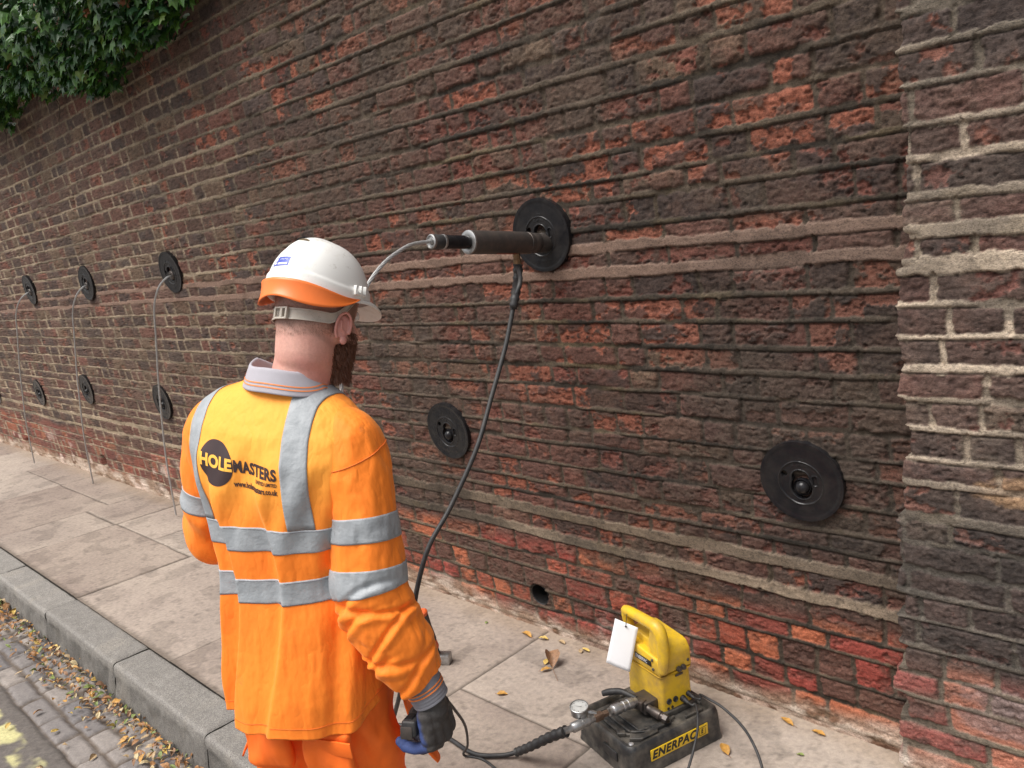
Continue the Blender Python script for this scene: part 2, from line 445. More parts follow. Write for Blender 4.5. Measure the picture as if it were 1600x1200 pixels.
def attr_mat(name, rough=.9, fine=350, amp=.35, bump=.5, bdist=.0015, spec=.3, mid=70, stretch=None, pits=0):
    t = Nt(name); a = t.new('ShaderNodeAttribute', attribute_name='Col')
    n = t.noise(fine, 3, .7, None, stretch); n2 = t.noise(mid, 4, .65, None, stretch)
    g = t.ramp(n, .25, .75, (1-amp, 1-amp, 1-amp, 1), (1+amp, 1+amp, 1+amp, 1))
    c = t.mix(1, a.outputs['Color'], g, 'MULTIPLY')
    g2 = t.ramp(n2, .3, .7, (.82, .82, .84, 1), (1.16, 1.15, 1.13, 1))
    c = t.mix(1, c, g2, 'MULTIPLY')
    if pits: c = t.mix(1, c, t.ramp(t.noise(mid*2.1, 5, .7, None, stretch), .36, .52, (1-pits, 1-pits, 1-pits, 1), (1.12, 1.12, 1.12, 1)), 'MULTIPLY')
    t.set(c, rough, 0); t.b.inputs['Specular IOR Level'].default_value = spec
    t.bump(n, bump, bdist)
    return t.m
wall_mat = attr_mat('weathered_brick', .88, 300, .34, .9, .0025, .3, 75, (1, 1, 1.7), .42)

HOLES = [(-2.126, .163, .046), (-7.02, .162, .05), (-9.17, .114, .05)]
def build_wall():
    xs = [.6]
    while xs[-1] > -20:
        Z = .69*max(-xs[-1], .3)+1.5
        xs.append(xs[-1]-max(.0032, .0029*(Z/2.0)**2))
    xs = np.array(xs[::-1])
    vs = np.concatenate([np.arange(-.06, 2.75, .0036), np.arange(2.75, 3.3, .012)])
    X, V = np.meshgrid(xs, vs)
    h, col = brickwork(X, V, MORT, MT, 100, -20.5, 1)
    # broad bulges of an old wall; the foot runs out towards the pier
    h = h+.010*fbm(X*.7, V*.8, 5, 2)+.012*ss(.47, .42, V)*ss(-3.4, -1.2, X)
    for hx, hv, r in HOLES:
        dd = np.hypot(X-hx, V-hv)+.004*fbm(X*60, V*60, 3, 2)
        h = np.where(dd < r, -.16, h); col = np.where((dd < r)[..., None], col*.4, col)
    P = np.stack([X, WY-LEAN*V-h, V-h*LEAN*0], -1)
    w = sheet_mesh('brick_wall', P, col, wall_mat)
    tag(w, 'long leaning old brick wall of dark and rust red bricks behind the pavement', 'wall')
    # back and top of the wall, so it has its real thickness
    mb = MB()
    pts = []
    top = 3.3
    V_ = [(-20, WY-LEAN*top, top), (.6, WY-LEAN*top, top), (.6, WY-LEAN*top+.36, top), (-20, WY-LEAN*top+.36, top), (-20, WY+.36, -.06), (.6, WY+.36, -.06), (-20, WY, -.06), (.6, WY, -.06)]
    mb.add(V_, [[0, 1, 2, 3], [3, 2, 5, 4], [0, 3, 4, 6], [1, 7, 5, 2]])
    t = simple('coping_brick', srgb(90, 76, 68), .9, 0, .5)
    b = mb.build('wall_back', t, w, smooth=False)
    # pier
    s_ = np.concatenate([np.arange(-.26, .9, .0034), np.arange(.9, 2.4, .02)])
    S, V = np.meshgrid(s_, vs)
    edge = -.60-.05*(1.92-V)/.94+.006*fbm(V*30, V*0, 9, 3)+.010*fbm(V*7, V*0+3, 12, 2)
    r = .012
    Xf = edge+np.maximum(S, 0); out = .10+np.minimum(S, 0)
    # rounded arris
    Xf = Xf+np.where(S < 0, r*np.exp(S/.008)*0, 0)
    kk = np.searchsorted(PMORT, V+.004*fbm(V*9, V*0, 4, 2)); Xf = Xf+.032*(hsh(kk, kk*0+2, 909)-.5)
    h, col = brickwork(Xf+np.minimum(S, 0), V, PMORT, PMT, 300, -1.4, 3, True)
    gg = col.mean(-1, keepdims=True); col = np.clip((col*.78+gg*.22)*1.20, 0, 1)
    nx = ss(.006, -.006, S)          # how much the surface faces left
    bite = .010*ss(.2, .6, fbm(V*26, S*10, 77, 3))*np.exp(-abs(S)/.02)
    P = np.stack([Xf-h*nx+bite*nx, WY-LEAN*V-out-h*(1-nx)+bite*(1-nx)-.008*fbm(Xf*1.3, V*1.3, 8, 2), V], -1)
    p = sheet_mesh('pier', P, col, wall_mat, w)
    tag(p, 'paler brick pier with cream mortar standing proud at the right')
    return w
WALL = build_wall()

# drain sleeve in the foot of the wall
blk_plastic = simple('black_plastic', (.012, .012, .013), .3, 0, .3, (.08, .07, .06))
def sleeve():
    hx, hv, r = HOLES[0]
    mb = MB(); ax = -WN
    prof = [(.043, -.004), (.0455, -.006), (.047, -.002), (.047, .14), (.0435, .14), (.0425, 0), (.043, -.004)]
    mb.lathe(prof, wall_pt(hx, hv, .0), ax, 40, False)
    mb.lathe([(.0001, .13), (.043, .131)], wall_pt(hx, hv, 0), ax, 40, False)
    o = mb.build('drain_pipe', blk_plastic)
    tag(o, 'black round pipe sleeve set in the red bricks at the foot of the wall', 'pipe')
sleeve()

# ------------------------------------------------------------------ pavement, kerb, road
def build_ground():
    # one far ground sheet under everything
    t = Nt('far_ground'); n = t.noise(.8, 5); t.set(t.mix(n, srgb(92, 88, 84), srgb(110, 104, 98)), .9)
    g = mesh_obj('ground', [(-150, -150, -.32), (150, -150, -.32), (150, 150, -.32), (-150, 150, -.32)], [[0, 1, 2, 3]], t.m)
    tag(g, kind='structure')
    # paving flags: edges measured as joints across (x) and along (y)
    xe = [-20.3, -19.2, -18, -16.9, -15.8, -14.8, -13.6, -12.5, -11.6, -10.5, -9.4, -8.27, -7.29, -6.19, -5.62, -4.5, -3.335, -2.11, -1.51, -.4, .6, 1.7, 2.6]
    split = {-8.27: [1.9], -7.29: [1.889], -6.19: [1.735], -5.62: [1.745], -4.5: [1.80], -3.335: [], -2.11: [1.69], -1.51: [], -9.4: [1.6], -10.5: [1.8], -12.5: [1.66], -.4: [1.7]}
    extra = {(-5.62, 1): [-5.03], (-6.19, 0): [], (-4.5, 0): []}
    xs = np.concatenate([np.arange(-20, -9, .03), np.arange(-9, -5, .016), np.arange(-5, .9, .009)])
    ys = np.arange(1.128, 2.36, .0085)
    X, Y = np.meshgrid(xs, ys)
    xw = X+.004*fbm(X*2, Y*5, 40, 2)+.0015*fbm(X*30, Y*30, 41, 2); yw = Y+.004*fbm(X*3, Y*2, 42, 2)+.0015*fbm(X*30, Y*30, 43, 2)
    e = np.array(xe); b = np.clip(np.searchsorted(e, xw)-1, 0, len(e)-2)
    d = np.minimum(xw-e[b], e[b+1]-xw); sid = b*10
    for q in range(len(e)-1):
        m_ = b == q
        if not m_.any(): continue
        for sy in split.get(xe[q], []):
            dd = abs(yw-sy); d = np.where(m_, np.minimum(d, dd), d); sid = sid+np.where(m_ & (yw > sy), 1, 0)
            for sx in extra.get((xe[q], 1), []):
                mm = m_ & (yw > sy); d = np.where(mm, np.minimum(d, abs(xw-sx)), d); sid = sid+np.where(mm & (xw > sx), 1, 0)
    n1 = fbm(X*6, Y*6, 44, 4); n2 = fbm(X*40, Y*40, 45, 3); n3 = fbm(X*1.1, Y*2.6, 46, 3); n4 = fbm(X*120, Y*120, 52, 2)
    jw = .0028+.0025*hsh(sid, sid*0, 47)+.002*fbm(X*7, Y*7, 49, 2)
    j = ss(jw+.0028, jw-.001, d)
    tone = hsh(sid, sid*0+3, 47); tone2 = hsh(sid, sid*0+5, 48)
    def C(*c): return np.array(srgb(*c), np.float32)
    A = C(154, 141, 131); B = C(136, 122, 113); D = C(164, 154, 144)
    col = A*(1-tone[..., None])+B*tone[..., None]; col = col*(1-.4*tone2[..., None])+D*.4*tone2[..., None]
    col = col*(1+.10*n1+.09*n3+.05*n2+.05*n4)[..., None]
    pale = ss(-.3, .9, n3+.3*n1)[..., None]; col = col*(1-.25*pale)+C(188, 176, 160)*.25*pale
    spots = ss(.55, .7, fbm(X*26, Y*26, 60, 2))[..., None]; col = col*(1-.25*spots)
    grit = ss(.30, .55, fbm(X*70, Y*70, 71, 2))[..., None]; col = col*(1-.22*grit)
    gum = ss(.62, .68, vn(X*6.5, Y*6.5, 61)*vn(X*14, Y*14, 62)*1.6)[..., None]; col = col*(1-.18*gum)
    # cracks
    cr = abs(fbm(X*1.3, Y*1.3, 63, 3)); crack = ss(.006, .0, cr)*ss(.0, .3, fbm(X*.8+5, Y*.8, 64, 2)); col = col*(1-.4*crack[..., None])
    # dirt washed against the wall foot
    foot = ss(.16, .0, 2.2-Y+.05*n1)[..., None]; col = col*(1-.4*foot)+C(150, 130, 108)*.4*foot
    kd = ss(.03, .0, Y-1.132+.012*n2)[..., None]; col = col*(1-kd*.6)+C(84, 74, 64)*kd*.6
    col = col*(1-.72*j[..., None])+C(62, 54, 46)*.5*j[..., None]
    h = .0012*n2+.002*n1-.006*j+.006*(tone-.5)*.5-.002*crack
    P = np.stack([X, Y, h], -1)
    p = sheet_mesh('pavement', P, col, attr_mat('york_stone', .85, 420, .16, .25, .001, .3, 55))
    tag(p, kind='structure')
    mesh_obj_ = mesh_obj('pavement_bed', [(-20, 1.0, -.05), (3, 1.0, -.05), (3, 3.5, -.05), (-20, 3.5, -.05)], [[0, 1, 2, 3]], t.m)
    tag(mesh_obj_, kind='structure')
    # kerb: granite stones about 0.9 m long, each with rounded worn edge
    ends = [-20.2]
    js = [-4.478, -3.549, -2.675]
    x = -4.478
    left = []
    while x > -19: x -= random.uniform(.85, .98); left.append(x)
    js = left[::-1]+js
    x = -2.675
    while x < 2: x += random.uniform(.86, .95); js.append(x)
    prof = []
    V = []; F = []; Cc = []
    for a, b in zip(js[:-1], js[1:]):
        a += .0035; b -= .0035
        hero = b > -6
        nx = int((b-a)/(.008 if hero else .05))
        top_in, top_out = 1.125, .968+random.uniform(-.004, .004)
        dz = random.uniform(-.004, .004)
        pr = [(top_in, -.06)]+[(top_in, -.004)]+[(y, 0) for y in np.arange(top_in-.006, top_out+.024, -.008)]
        for aa in np.linspace(0, math.pi/2, 7): pr.append((top_out+.018-.018*math.sin(aa), -.018+.018*math.cos(aa)))
        pr += [(top_out-.0-.02*(k/16), -.018-.19*k/16) for k in range(1, 17)]
        pr = np.array(pr)
        xs_ = np.linspace(a, b, nx+1)
        Xg, K = np.meshgrid(xs_, np.arange(len(pr)))
        Y = pr[K, 0]; Z = pr[K, 1]+dz*(Z0 if False else 1)
        sc = np.cumsum(np.r_[0, np.hypot(*np.diff(pr, axis=0).T)])[K]
        endr = np.exp(-np.minimum(Xg-a, b-Xg)/.008)
        sd_ = int(abs(a)*1000) % 1000
        n1 = fbm(Xg*14, sc*14, sd_, 3); n2 = fbm(Xg*70, sc*70, sd_+1, 2); face = ss(-.03, -.05, Z)
        off = .0022*n1+.0012*n2+face*(.006*n1+.004*fbm(Xg*30, sc*22, sd_+2, 2))
        chip = ss(.28, .6, fbm(Xg*12, Xg*0, sd_+5, 3))*np.exp(-((sc-sc.max()*.44)/.02)**2)*.006
        Yn = Y-off*face*1.0+chip+endr*.006*face; Zn = Z+off*(1-face)-endr*.006*(1-face)-chip
        def C(*c): return np.array(srgb(*c), np.float32)
        base = C(134, 130, 125)*(1-random.random()*.18)
        col = base*(1+.10*n1+.12*n2)[..., None]
        lich = ss(.1, .5, fbm(Xg*7, sc*7, sd_+7, 3))[..., None]; col = col*(1-.2*lich)+C(160, 152, 140)*.2*lich
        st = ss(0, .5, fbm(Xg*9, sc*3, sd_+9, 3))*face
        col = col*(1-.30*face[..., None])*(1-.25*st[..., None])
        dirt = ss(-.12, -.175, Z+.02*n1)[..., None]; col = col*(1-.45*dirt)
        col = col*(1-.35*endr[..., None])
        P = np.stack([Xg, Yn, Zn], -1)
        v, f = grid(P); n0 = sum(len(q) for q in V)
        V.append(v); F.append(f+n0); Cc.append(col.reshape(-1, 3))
        # end caps
        for col_i in (0, nx):
            loop = [n0+r_*(nx+1)+col_i for r_ in range(len(pr))]
            # fan of quads to the inner bottom corner
            for r_ in range(1, len(pr)-2, 1): F.append(np.array([[loop[0], loop[r_], loop[r_+1], loop[r_+1]]]))
    me = bpy.data.meshes.new('kerb')
    faces = []
    for f in F:
        for q in f.tolist():
            faces.append(q if q[2] != q[3] else q[:3])
    me.from_pydata(np.concatenate(V).tolist(), [], faces); me.update()
    me.polygons.foreach_set('use_smooth', [True]*len(me.polygons))
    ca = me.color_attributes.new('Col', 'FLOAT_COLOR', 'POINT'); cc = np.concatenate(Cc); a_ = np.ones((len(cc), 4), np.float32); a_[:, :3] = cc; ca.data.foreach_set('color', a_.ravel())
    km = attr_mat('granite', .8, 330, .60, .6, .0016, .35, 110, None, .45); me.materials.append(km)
    k = link(bpy.data.objects.new('kerb', me)); tag(k, kind='structure')
    # yellow paint scuffs on the kerb
    # road: channel of setts along the kerb, asphalt beyond
    xs = np.concatenate([np.arange(-20, -7, .05), np.arange(-7, -1.2, .009), np.arange(-1.2, 4, .06)])
    ys = np.arange(.30, .97, .008)
    X, Y = np.meshgrid(xs, ys)
    xw = X+.010*fbm(X*6, Y*6, 80, 2)+.004*fbm(X*25, Y*25, 85, 2); yw = Y+.008*fbm(X*7, Y*7, 81, 2)+.004*fbm(X*25, Y*25, 86, 2)
    re_ = np.array([.30, .672, .775, .872, .99]); row = np.clip(np.searchsorted(re_, yw)-1, 0, 3)
    dmin = np.minimum(yw-re_[row], re_[row+1]-yw); cell = np.zeros(X.shape, int)
    for q in (1, 2, 3):
        r_ = np.random.RandomState(500+q); e = [-20.5-r_.rand()*.2]
        while e[-1] < 4.2: e.append(e[-1]+(.13+.09*r_.rand() if q != 1 else .19+.07*r_.rand()))
        e = np.array(e); m_ = row == q; c = np.clip(np.searchsorted(e, xw)-1, 0, len(e)-2)
        dx = np.minimum(xw-e[c], e[c+1]-xw); dmin = np.where(m_, np.minimum(dmin, dx), dmin); cell = np.where(m_, c+q*1000, cell)
    sett = row > 0
    n1 = fbm(X*20, Y*20, 82, 3); n2 = fbm(X*80, Y*80, 83, 2)
    dome = ss(0.002, .022, dmin+.004*n1)
    h = np.where(sett, -.016+.012*dome+.004*(hsh(cell, cell*0, 84)-.5)*2+.002*n1, .0+.0025*n2+.001*n1)
    h = h+np.where(sett, 0, -.012*np.exp(-dmin/.008))
    t1 = hsh(cell, cell*0+1, 84)
    def C(*c): return np.array(srgb(*c), np.float32)
    cs = C(140, 132, 126)*(1-t1[..., None])+C(108, 104, 104)*t1[..., None]
    cs = cs*(1+.12*n1+.08*n2)[..., None]
    jm = (1-ss(.004, .012, dmin+.003*n1))[..., None]; cs = cs*(1-.75*jm)+C(88, 74, 60)*.6*jm
    ca_ = C(98, 92, 88)*(1+.25*n2+.08*n1)[..., None]
    yl = ss(.010, -.004, abs(Y-.560)-.04+.014*n1)*ss(-.25, .25, fbm(X*12, Y*12, 87, 3)+.05)
    yl = yl[..., None]; ca_ = ca_*(1-yl)+C(186, 180, 132)*yl*(1+.12*n2[..., None])
    col = np.where(sett[..., None], cs, ca_)
    P = np.stack([X, Y, -.17+h], -1)
    tag(sheet_mesh('road', P, col, attr_mat('road_surface', .85, 380, .25, .5, .0015, .3, 90)), kind='structure')
    ta = Nt('asphalt'); n = ta.noise(300, 3); nb = ta.noise(3, 5); ta.set(ta.mix(n, srgb(74, 70, 68), srgb(118, 112, 106)), .9); ta.bump(n, .6, .004)
    tag(mesh_obj('asphalt_road', [(-30, -8, -.172), (8, -8, -.172), (8, .304, -.172), (-30, .304, -.172)], [[0, 1, 2, 3]], ta.m), kind='structure')
build_ground()

# ------------------------------------------------------------------ shared object materials
M_BLACK = simple('black_enamel', (.011, .011, .013), .22, 0, .55, (.040, .035, .032), 22, .35, .0006, 160)
M_RUBBER = simple('black_rubber', (.02, .02, .022), .55, 0, .4, (.10, .09, .08), 40, .3, .0006, 300)
M_STEEL = simple('bright_steel', (.46, .46, .46), .38, .85, .75, (.14, .12, .10), 60, .2, .0004, 400)
M_DSTEEL = simple('worn_dark_steel', (.085, .075, .07), .42, .6, .6, (.16, .12, .10), 35, .35, .0006, 250)
M_YELLOW = simple('yellow_paint', (.74, .47, .02), .42, 0, .85, (.36, .22, .08), 17, .25, .0008, 220)
M_TRAY = simple('dusty_black_plastic', (.022, .022, .023), .45, 0, .9, (.17, .15, .125), 16, .35, .0006, 260)
M_WHITE = simple('white_card', (.82, .82, .84), .6, 0, .06, (.6, .6, .6), 30, .05)
M_LABEL = simple('yellow_label', (.80, .52, .02), .35, 0, .15, (.4, .3, .1), 60, 0)
M_INK = simple('black_ink', (.012, .012, .012), .4, 0, 0, (.02, .02, .02), 60, 0)

M_BLACK.node_tree.nodes['Principled BSDF'].inputs['Specular IOR Level'].default_value = .28
# ------------------------------------------------------------------ anchor plates
ER = Matrix(((1, 0, 0), (0, -LEAN, -1), (0, 1, -LEAN)))
ER = Matrix([ER[0], ER[1]/1, ER[2]/1]); k_ = math.hypot(1, LEAN)
ER = Matrix(((1, 0, 0), (0, -LEAN/k_, -1/k_), (0, 1/k_, -LEAN/k_)))
def plate_mesh(kind, seed):
    R = .123
    rs = np.concatenate([np.arange(.0, .075, .0012), np.arange(.075, R-.004, .003), [R-.004, R-.002, R-.0006, R, R, R]])
    zs_edge = {len(rs)-4: 0, }
    th = np.linspace(0, 2*np.pi, 129)[:-1]
    T, Rr_ = np.meshgrid(th, rs)
    x = Rr_*np.cos(T); y = Rr_*np.sin(T)
    cy = -.004
    d0 = np.hypot(x, y-cy)
    z = .012+.0022*np.exp(-((d0-.0655)/.0016)**2)-.0012*ss(.067, .062, d0)
    z = z+.0015*ss(R-.016, R-.008, Rr_)
    z = z+.0005*fbm(x*60, y*60, seed, 2)
    op = np.minimum(np.hypot(x/.030, (y+.018)/.034), np.hypot(x/.024, (y-.012)/.022))
    z = np.where(op < 1, -.02, z); z = z+.002*np.exp(-((op-1.12)/.06)**2)
    h2 = np.hypot(x+.047, y-.022); z = np.where(h2 < .0085, -.008, z)
    sl = np.maximum(abs(x-.042)-.002, 0)+0*x; sl = np.hypot(sl, np.maximum(abs(y-.004)-.010, 0)); z = z+.0022*np.exp(-((sl-.006)/.0014)**2)-np.where(sl < .004, .004, 0)
    # worn cast marks: unreadable raised flecks
    for yy, x0, x1, s_ in ((.050, -.022, .024, 900), (-.086, -.044, .044, 700), (.068, -.006, .018, 800)):
        fl = (vn(x*s_*.55, y*240, seed+3) > .52) & (x > x0) & (x < x1) & (abs(y-yy) < .0042)
        z = np.where(fl, z+.0011, z)
    n = len(rs)
    z[n-1] = -.03; z[n-2] = .0085; z[n-3] = .0115
    P = np.stack([x, y, z], -1)
    V, F = grid(P, True)
    return V, F
def plate(X, v, kind, label, group, spin=0, src=None, tilt=0):
    e = empty('anchor_plate')
    e.matrix_world = Matrix.Translation(wall_pt(X, v, .002)) @ ER.to_4x4() @ Matrix.Rotation(spin, 4, 'Z') @ Matrix.Rotation(tilt, 4, 'X')
    tag(e, label, 'plate', group)
    if src:
        for ch in src.children:
            c = ch.copy(); COL.objects.link(c); c.parent = e
        return e
    V, F = plate_mesh(kind, 3)
    mesh_obj('disc', V, F, M_BLACK, e).data.set_sharp_from_angle(angle=math.radians(35))
    if kind == 'ball':
        mb = MB(); mb.ell((0, -.019, .004), (.0205, .0205, .0205)); mb.lathe([(.026, -.02), (.0265, .004), (.0245, .009), (.022, .006)], (0, -.019, 0), (0, 0, 1), 32, False)
        mb.build('ball_nut', M_BLACK, e)
    else:
        mb = MB(); mb.lathe([(.027, -.02), (.027, .012), (.024, .016), (.012, .017), (.008, .010)], (0, -.019, 0), (0, 0, 1), 32)
        mb.build('wedge_grip', M_DSTEEL, e)
    return e
G1 = 'round black anchor plates on the brick wall'
low = plate(-.963, .828, 'ball', 'large black plate with a ball nut, low on the wall by the pier', G1, .05)
plate(-2.480, .844, 'ball', 'black plate with a ball nut just left of the hanging black hose', G1, -.12, low)
plate(-5.40, .785, 'ball', "low black plate on the wall nearest the man's left shoulder, crossed by a steel strand", G1, .2, low)
plate(-6.84, .80, 'ball', 'low black plate on the wall, second one left of the man', G1, -.3, low)
plate(-8.17, .70, 'ball', 'low black plate on the wall, third one left of the man', G1, .1, low)
plate(-9.72, .62, 'ball', 'low black plate on the wall cut off by the left edge of the photo', G1, .4, low)
jp = plate(-1.785, 1.601, 'open', 'large round black plate behind the hydraulic jack, above the height of the helmet', G1, .03)
plate(-3.22, 1.592, 'open', "high black plate on the wall almost hidden behind the man's white helmet", G1, .1, jp)
plate(-4.69, 1.630, 'open', 'high black plate with a steel strand, nearest to the helmet on its left', G1, .35, jp, .05)
plate(-6.10, 1.627, 'open', 'high black plate with a steel strand, second one left of the helmet', G1, -.2, jp, -.05)
plate(-7.44, 1.630, 'open', 'farthest high black plate with a steel strand, at the left of the photo', G1, .1, jp, .04)

M_STRAND = simple('galvanised_wire', (.52, .52, .52), .45, .35, .4, (.25, .23, .2), 60, 0)
# steel strands (seven twisted wires)
def strand(name, pts, r=.0065, label=None, group=None, pitch=.16):
    P, _ = catmull([Vector(p) for p in pts], 0, 22)
    mb = MB(); mb.tube(P, r*.36, 6)
    L = [0]
    for a, b in zip(P[:-1], P[1:]): L.append(L[-1]+(b-a).length)
    up = None; frames = []
    for i, p in enumerate(P):
        t = (P[min(i+1, len(P)-1)]-P[max(i-1, 0)]).normalized()
        up = t.orthogonal().normalized() if up is None else (up-t*up.dot(t)).normalized()
        frames.append((up.copy(), t.cross(up)))
    for w in range(6):
        q = []
        for p, l, (u, b) in zip(P, L, frames):
            a = w*math.pi/3+l/pitch*2*math.pi; q.append(p+(u*math.cos(a)+b*math.sin(a))*r*.66)
        mb.tube(q, r*.36, 6)
    return tag(mb.build(name, M_STRAND), label, 'cable', group)
def wp(X, out, v): return wall_pt(X, v, out)
G2 = 'steel strands hanging from the anchor plates'
for X0, lab, k in ((-4.69, 'thin steel strand curving out of the high plate nearest the helmet and hanging down', 1.0), (-6.10, 'thin steel strand hanging from the second high plate left of the helmet', .95), (-7.44, 'thin steel strand hanging from the farthest high plate on the left', 1.05)):
    q = -X0/4.69
    pts = [wp(X0, .0, 1.606), wp(X0+.01, .045, 1.60), wp(X0-.05*q, .085*k, 1.545), wp(X0-.15*q, .10*k, 1.435), wp(X0-.24*q, .11*k, 1.24), wp(X0-.37*q, .125*k, .95), wp(X0-.44*q, .14*k, .735), wp(X0-.56*q, .15*k, .42), wp(X0-.66*q, .16*k, .012)]
    strand('steel_strand', pts, .0058, lab, G2)

# ------------------------------------------------------------------ hydraulic jack on the plate
def jack():
    a0 = Vector((-1.772, 2.04, 1.571)); a1 = Vector((-1.786, 1.527, 1.618)); ax = (a1-a0).normalized(); L = (a1-a0).length
    e = empty('hydraulic_jack', a0); e['label'] = 'dark hollow cylinder jack on the wall plate with a strand through it'; e['category'] = 'jack'
    def at(q): return ax*q
    mb = MB()
    mb.lathe([(.030, .0), (.031, .05), (.0305, .052), (.033, .056), (.033, .085), (.0315, .088), (.0315, .094), (.0345, .097)], (0, 0, 0), ax, 40)
    mb.build('nose', M_DSTEEL, e)
    mb = MB()
    mb.lathe([(.0335, .088), (.0355, .090), (.0355, .105), (.0345, .106), (.0345, .110), (.0362, .112), (.0362, .352), (.0350, .355)], (0, 0, 0), ax, 48)
    mb.build('cylinder', M_DSTEEL, e)
    mb = MB(); mb.lathe([(.0362, .3521), (.0368, .354), (.0362, .358), (.0285, .361), (.0225, .359)], (0, 0, 0), ax, 48)
    mb.build('end_ring', M_STEEL, e)
    mb = MB(); mb.lathe([(.0205, .34), (.0205, .452), (.0195, .455)], (0, 0, 0), ax, 40); mb.build('piston', M_BLACK, e)
    mb = MB(); mb.lathe([(.0215, .452), (.0222, .453), (.0222, .460), (.0215, .461)], (0, 0, 0), ax, 40); mb.build('silver_band', M_STEEL, e)
    mb = MB(); mb.lathe([(.0212, .461), (.0212, .494), (.0205, .495)], (0, 0, 0), ax, 40); mb.build('grip_sleeve', M_RUBBER, e)
    mb = MB(); mb.lathe([(.0208, .494), (.0215, .496), (.0215, .502), (.018, .5035), (.0165, .500), (.010, .500), (.009, .506), (.005, .506)], (0, 0, 0), ax, 40)
    mb.build('wedge_cap', M_STEEL, e)
    mb = MB(); mb.lathe([(.0369, .13), (.0369, .245)], (0, 0, 0), ax, 48, False)
    # rust red paint remains on the underside of the cylinder
    red = simple('red_paint_remains', (.30, .05, .02), .5, 0, .6, (.08, .05, .04), 60)
    keep = []
    V = mb.V[0]; F = []
    for f in mb.F:
        c = V[f].mean(0)
        F.append(f)
    P = []
    for i in range(13):
        a = -math.pi/2+(-.35+.7*i/12)
        P.append([tuple(ax*(.15+.10*j/12)+Vector((math.cos(a), 0, math.sin(a)))*.0366) for j in range(13)])
    P = np.array(P); v_, f_ = grid(P); mesh_obj('paint_patch', v_, f_, red, e)
    # port with brass elbow
    c = ax*.155
    mb = MB(); mb.lathe([(.012, -.030), (.0115, -.052), (.0135, -.053), (.0135, -.068), (.010, -.070), (.009, -.078)], c, (0, 0, 1), 8); 
    mb.build('brass_port', simple('dull_brass', (.24, .15, .08), .4, .8, .6, (.10, .07, .05), 50), e)
    return a0+c, a0, ax
port, ja0, jax = jack()
strand('steel_strand', [ja0+jax*.49, ja0+jax*.51, (-1.776, 1.46, 1.614), (-1.758, 1.40, 1.600), (-1.732, 1.325, 1.575), (-1.704, 1.247, 1.532), (-1.680, 1.180, 1.475), (-1.685, 1.125, 1.38), (-1.700, 1.10, 1.22), (-1.72, 1.09, 1.0), (-1.76, 1.06, .7), (-1.83, 1.05, .3), (-1.87, 1.06, .01)], .0054, "bright steel strand curving from the jack's end down behind the white helmet", G2)

def bellows(mb, pts, r0=.012, amp=.0035, n=9, sub=12):
    P, _ = catmull([Vector(p) for p in pts], 0, sub)
    m = len(P); rad = []
    for i in range(m):
        t = i/(m-1); rad.append((r0+.004*(1-t))+amp*(.5+.5*math.cos(t*n*2*math.pi)))
    mb.tube(P, rad, 16)
# hydraulic hose from the jack to the pump
hose_pts = [port+Vector((0, 0, -.075)), (-1.682, 1.79, 1.47), (-1.679, 1.752, 1.413), (-1.678, 1.691, 1.285), (-1.681, 1.61, 1.144), (-1.677, 1.522, 1.009), (-1.701, 1.418, .862), (-1.718, 1.336, .771), (-1.736, 1.294, .676), (-1.771, 1.279, .56), (-1.86, 1.27, .32), (-2.02, 1.32, .10), (-2.12, 1.39, .014), (-2.05, 1.425, .013), (-1.918, 1.449, .013), (-1.778, 1.442, .013), (-1.70, 1.485, .013), (-1.66, 1.515, .022)]
def hose():
    e = empty('hydraulic_hose', (0, 0, 0)); tag(e, 'thick black hydraulic hose from the jack down to the yellow pump', 'hose')
    p0 = Vector(hose_pts[0]); hp = [Vector((p0.x, p0.y, p0.z))]+[Vector(p) for p in hose_pts[1:]]
    mb = MB(); mb.tube(hp, .0072, 12, True, 14); mb.build('tube', M_RUBBER, e)
    mb = MB(); bellows(mb, [p0+Vector((0, .002, .006)), p0+Vector((.004, -.012, -.045)), Vector((-1.6795, 1.757, 1.425)), Vector((-1.679, 1.742, 1.39))], .0105, .003, 7); mb.build('strain_relief', M_RUBBER, e)
    mb = MB(); bellows(mb, [(-1.470, 1.551, .149), (-1.53, 1.538, .112), (-1.60, 1.524, .062), (-1.655, 1.514, .026)], .0105, .0035, 9)
    mb.build('strain_relief', M_RUBBER, e)
hose()

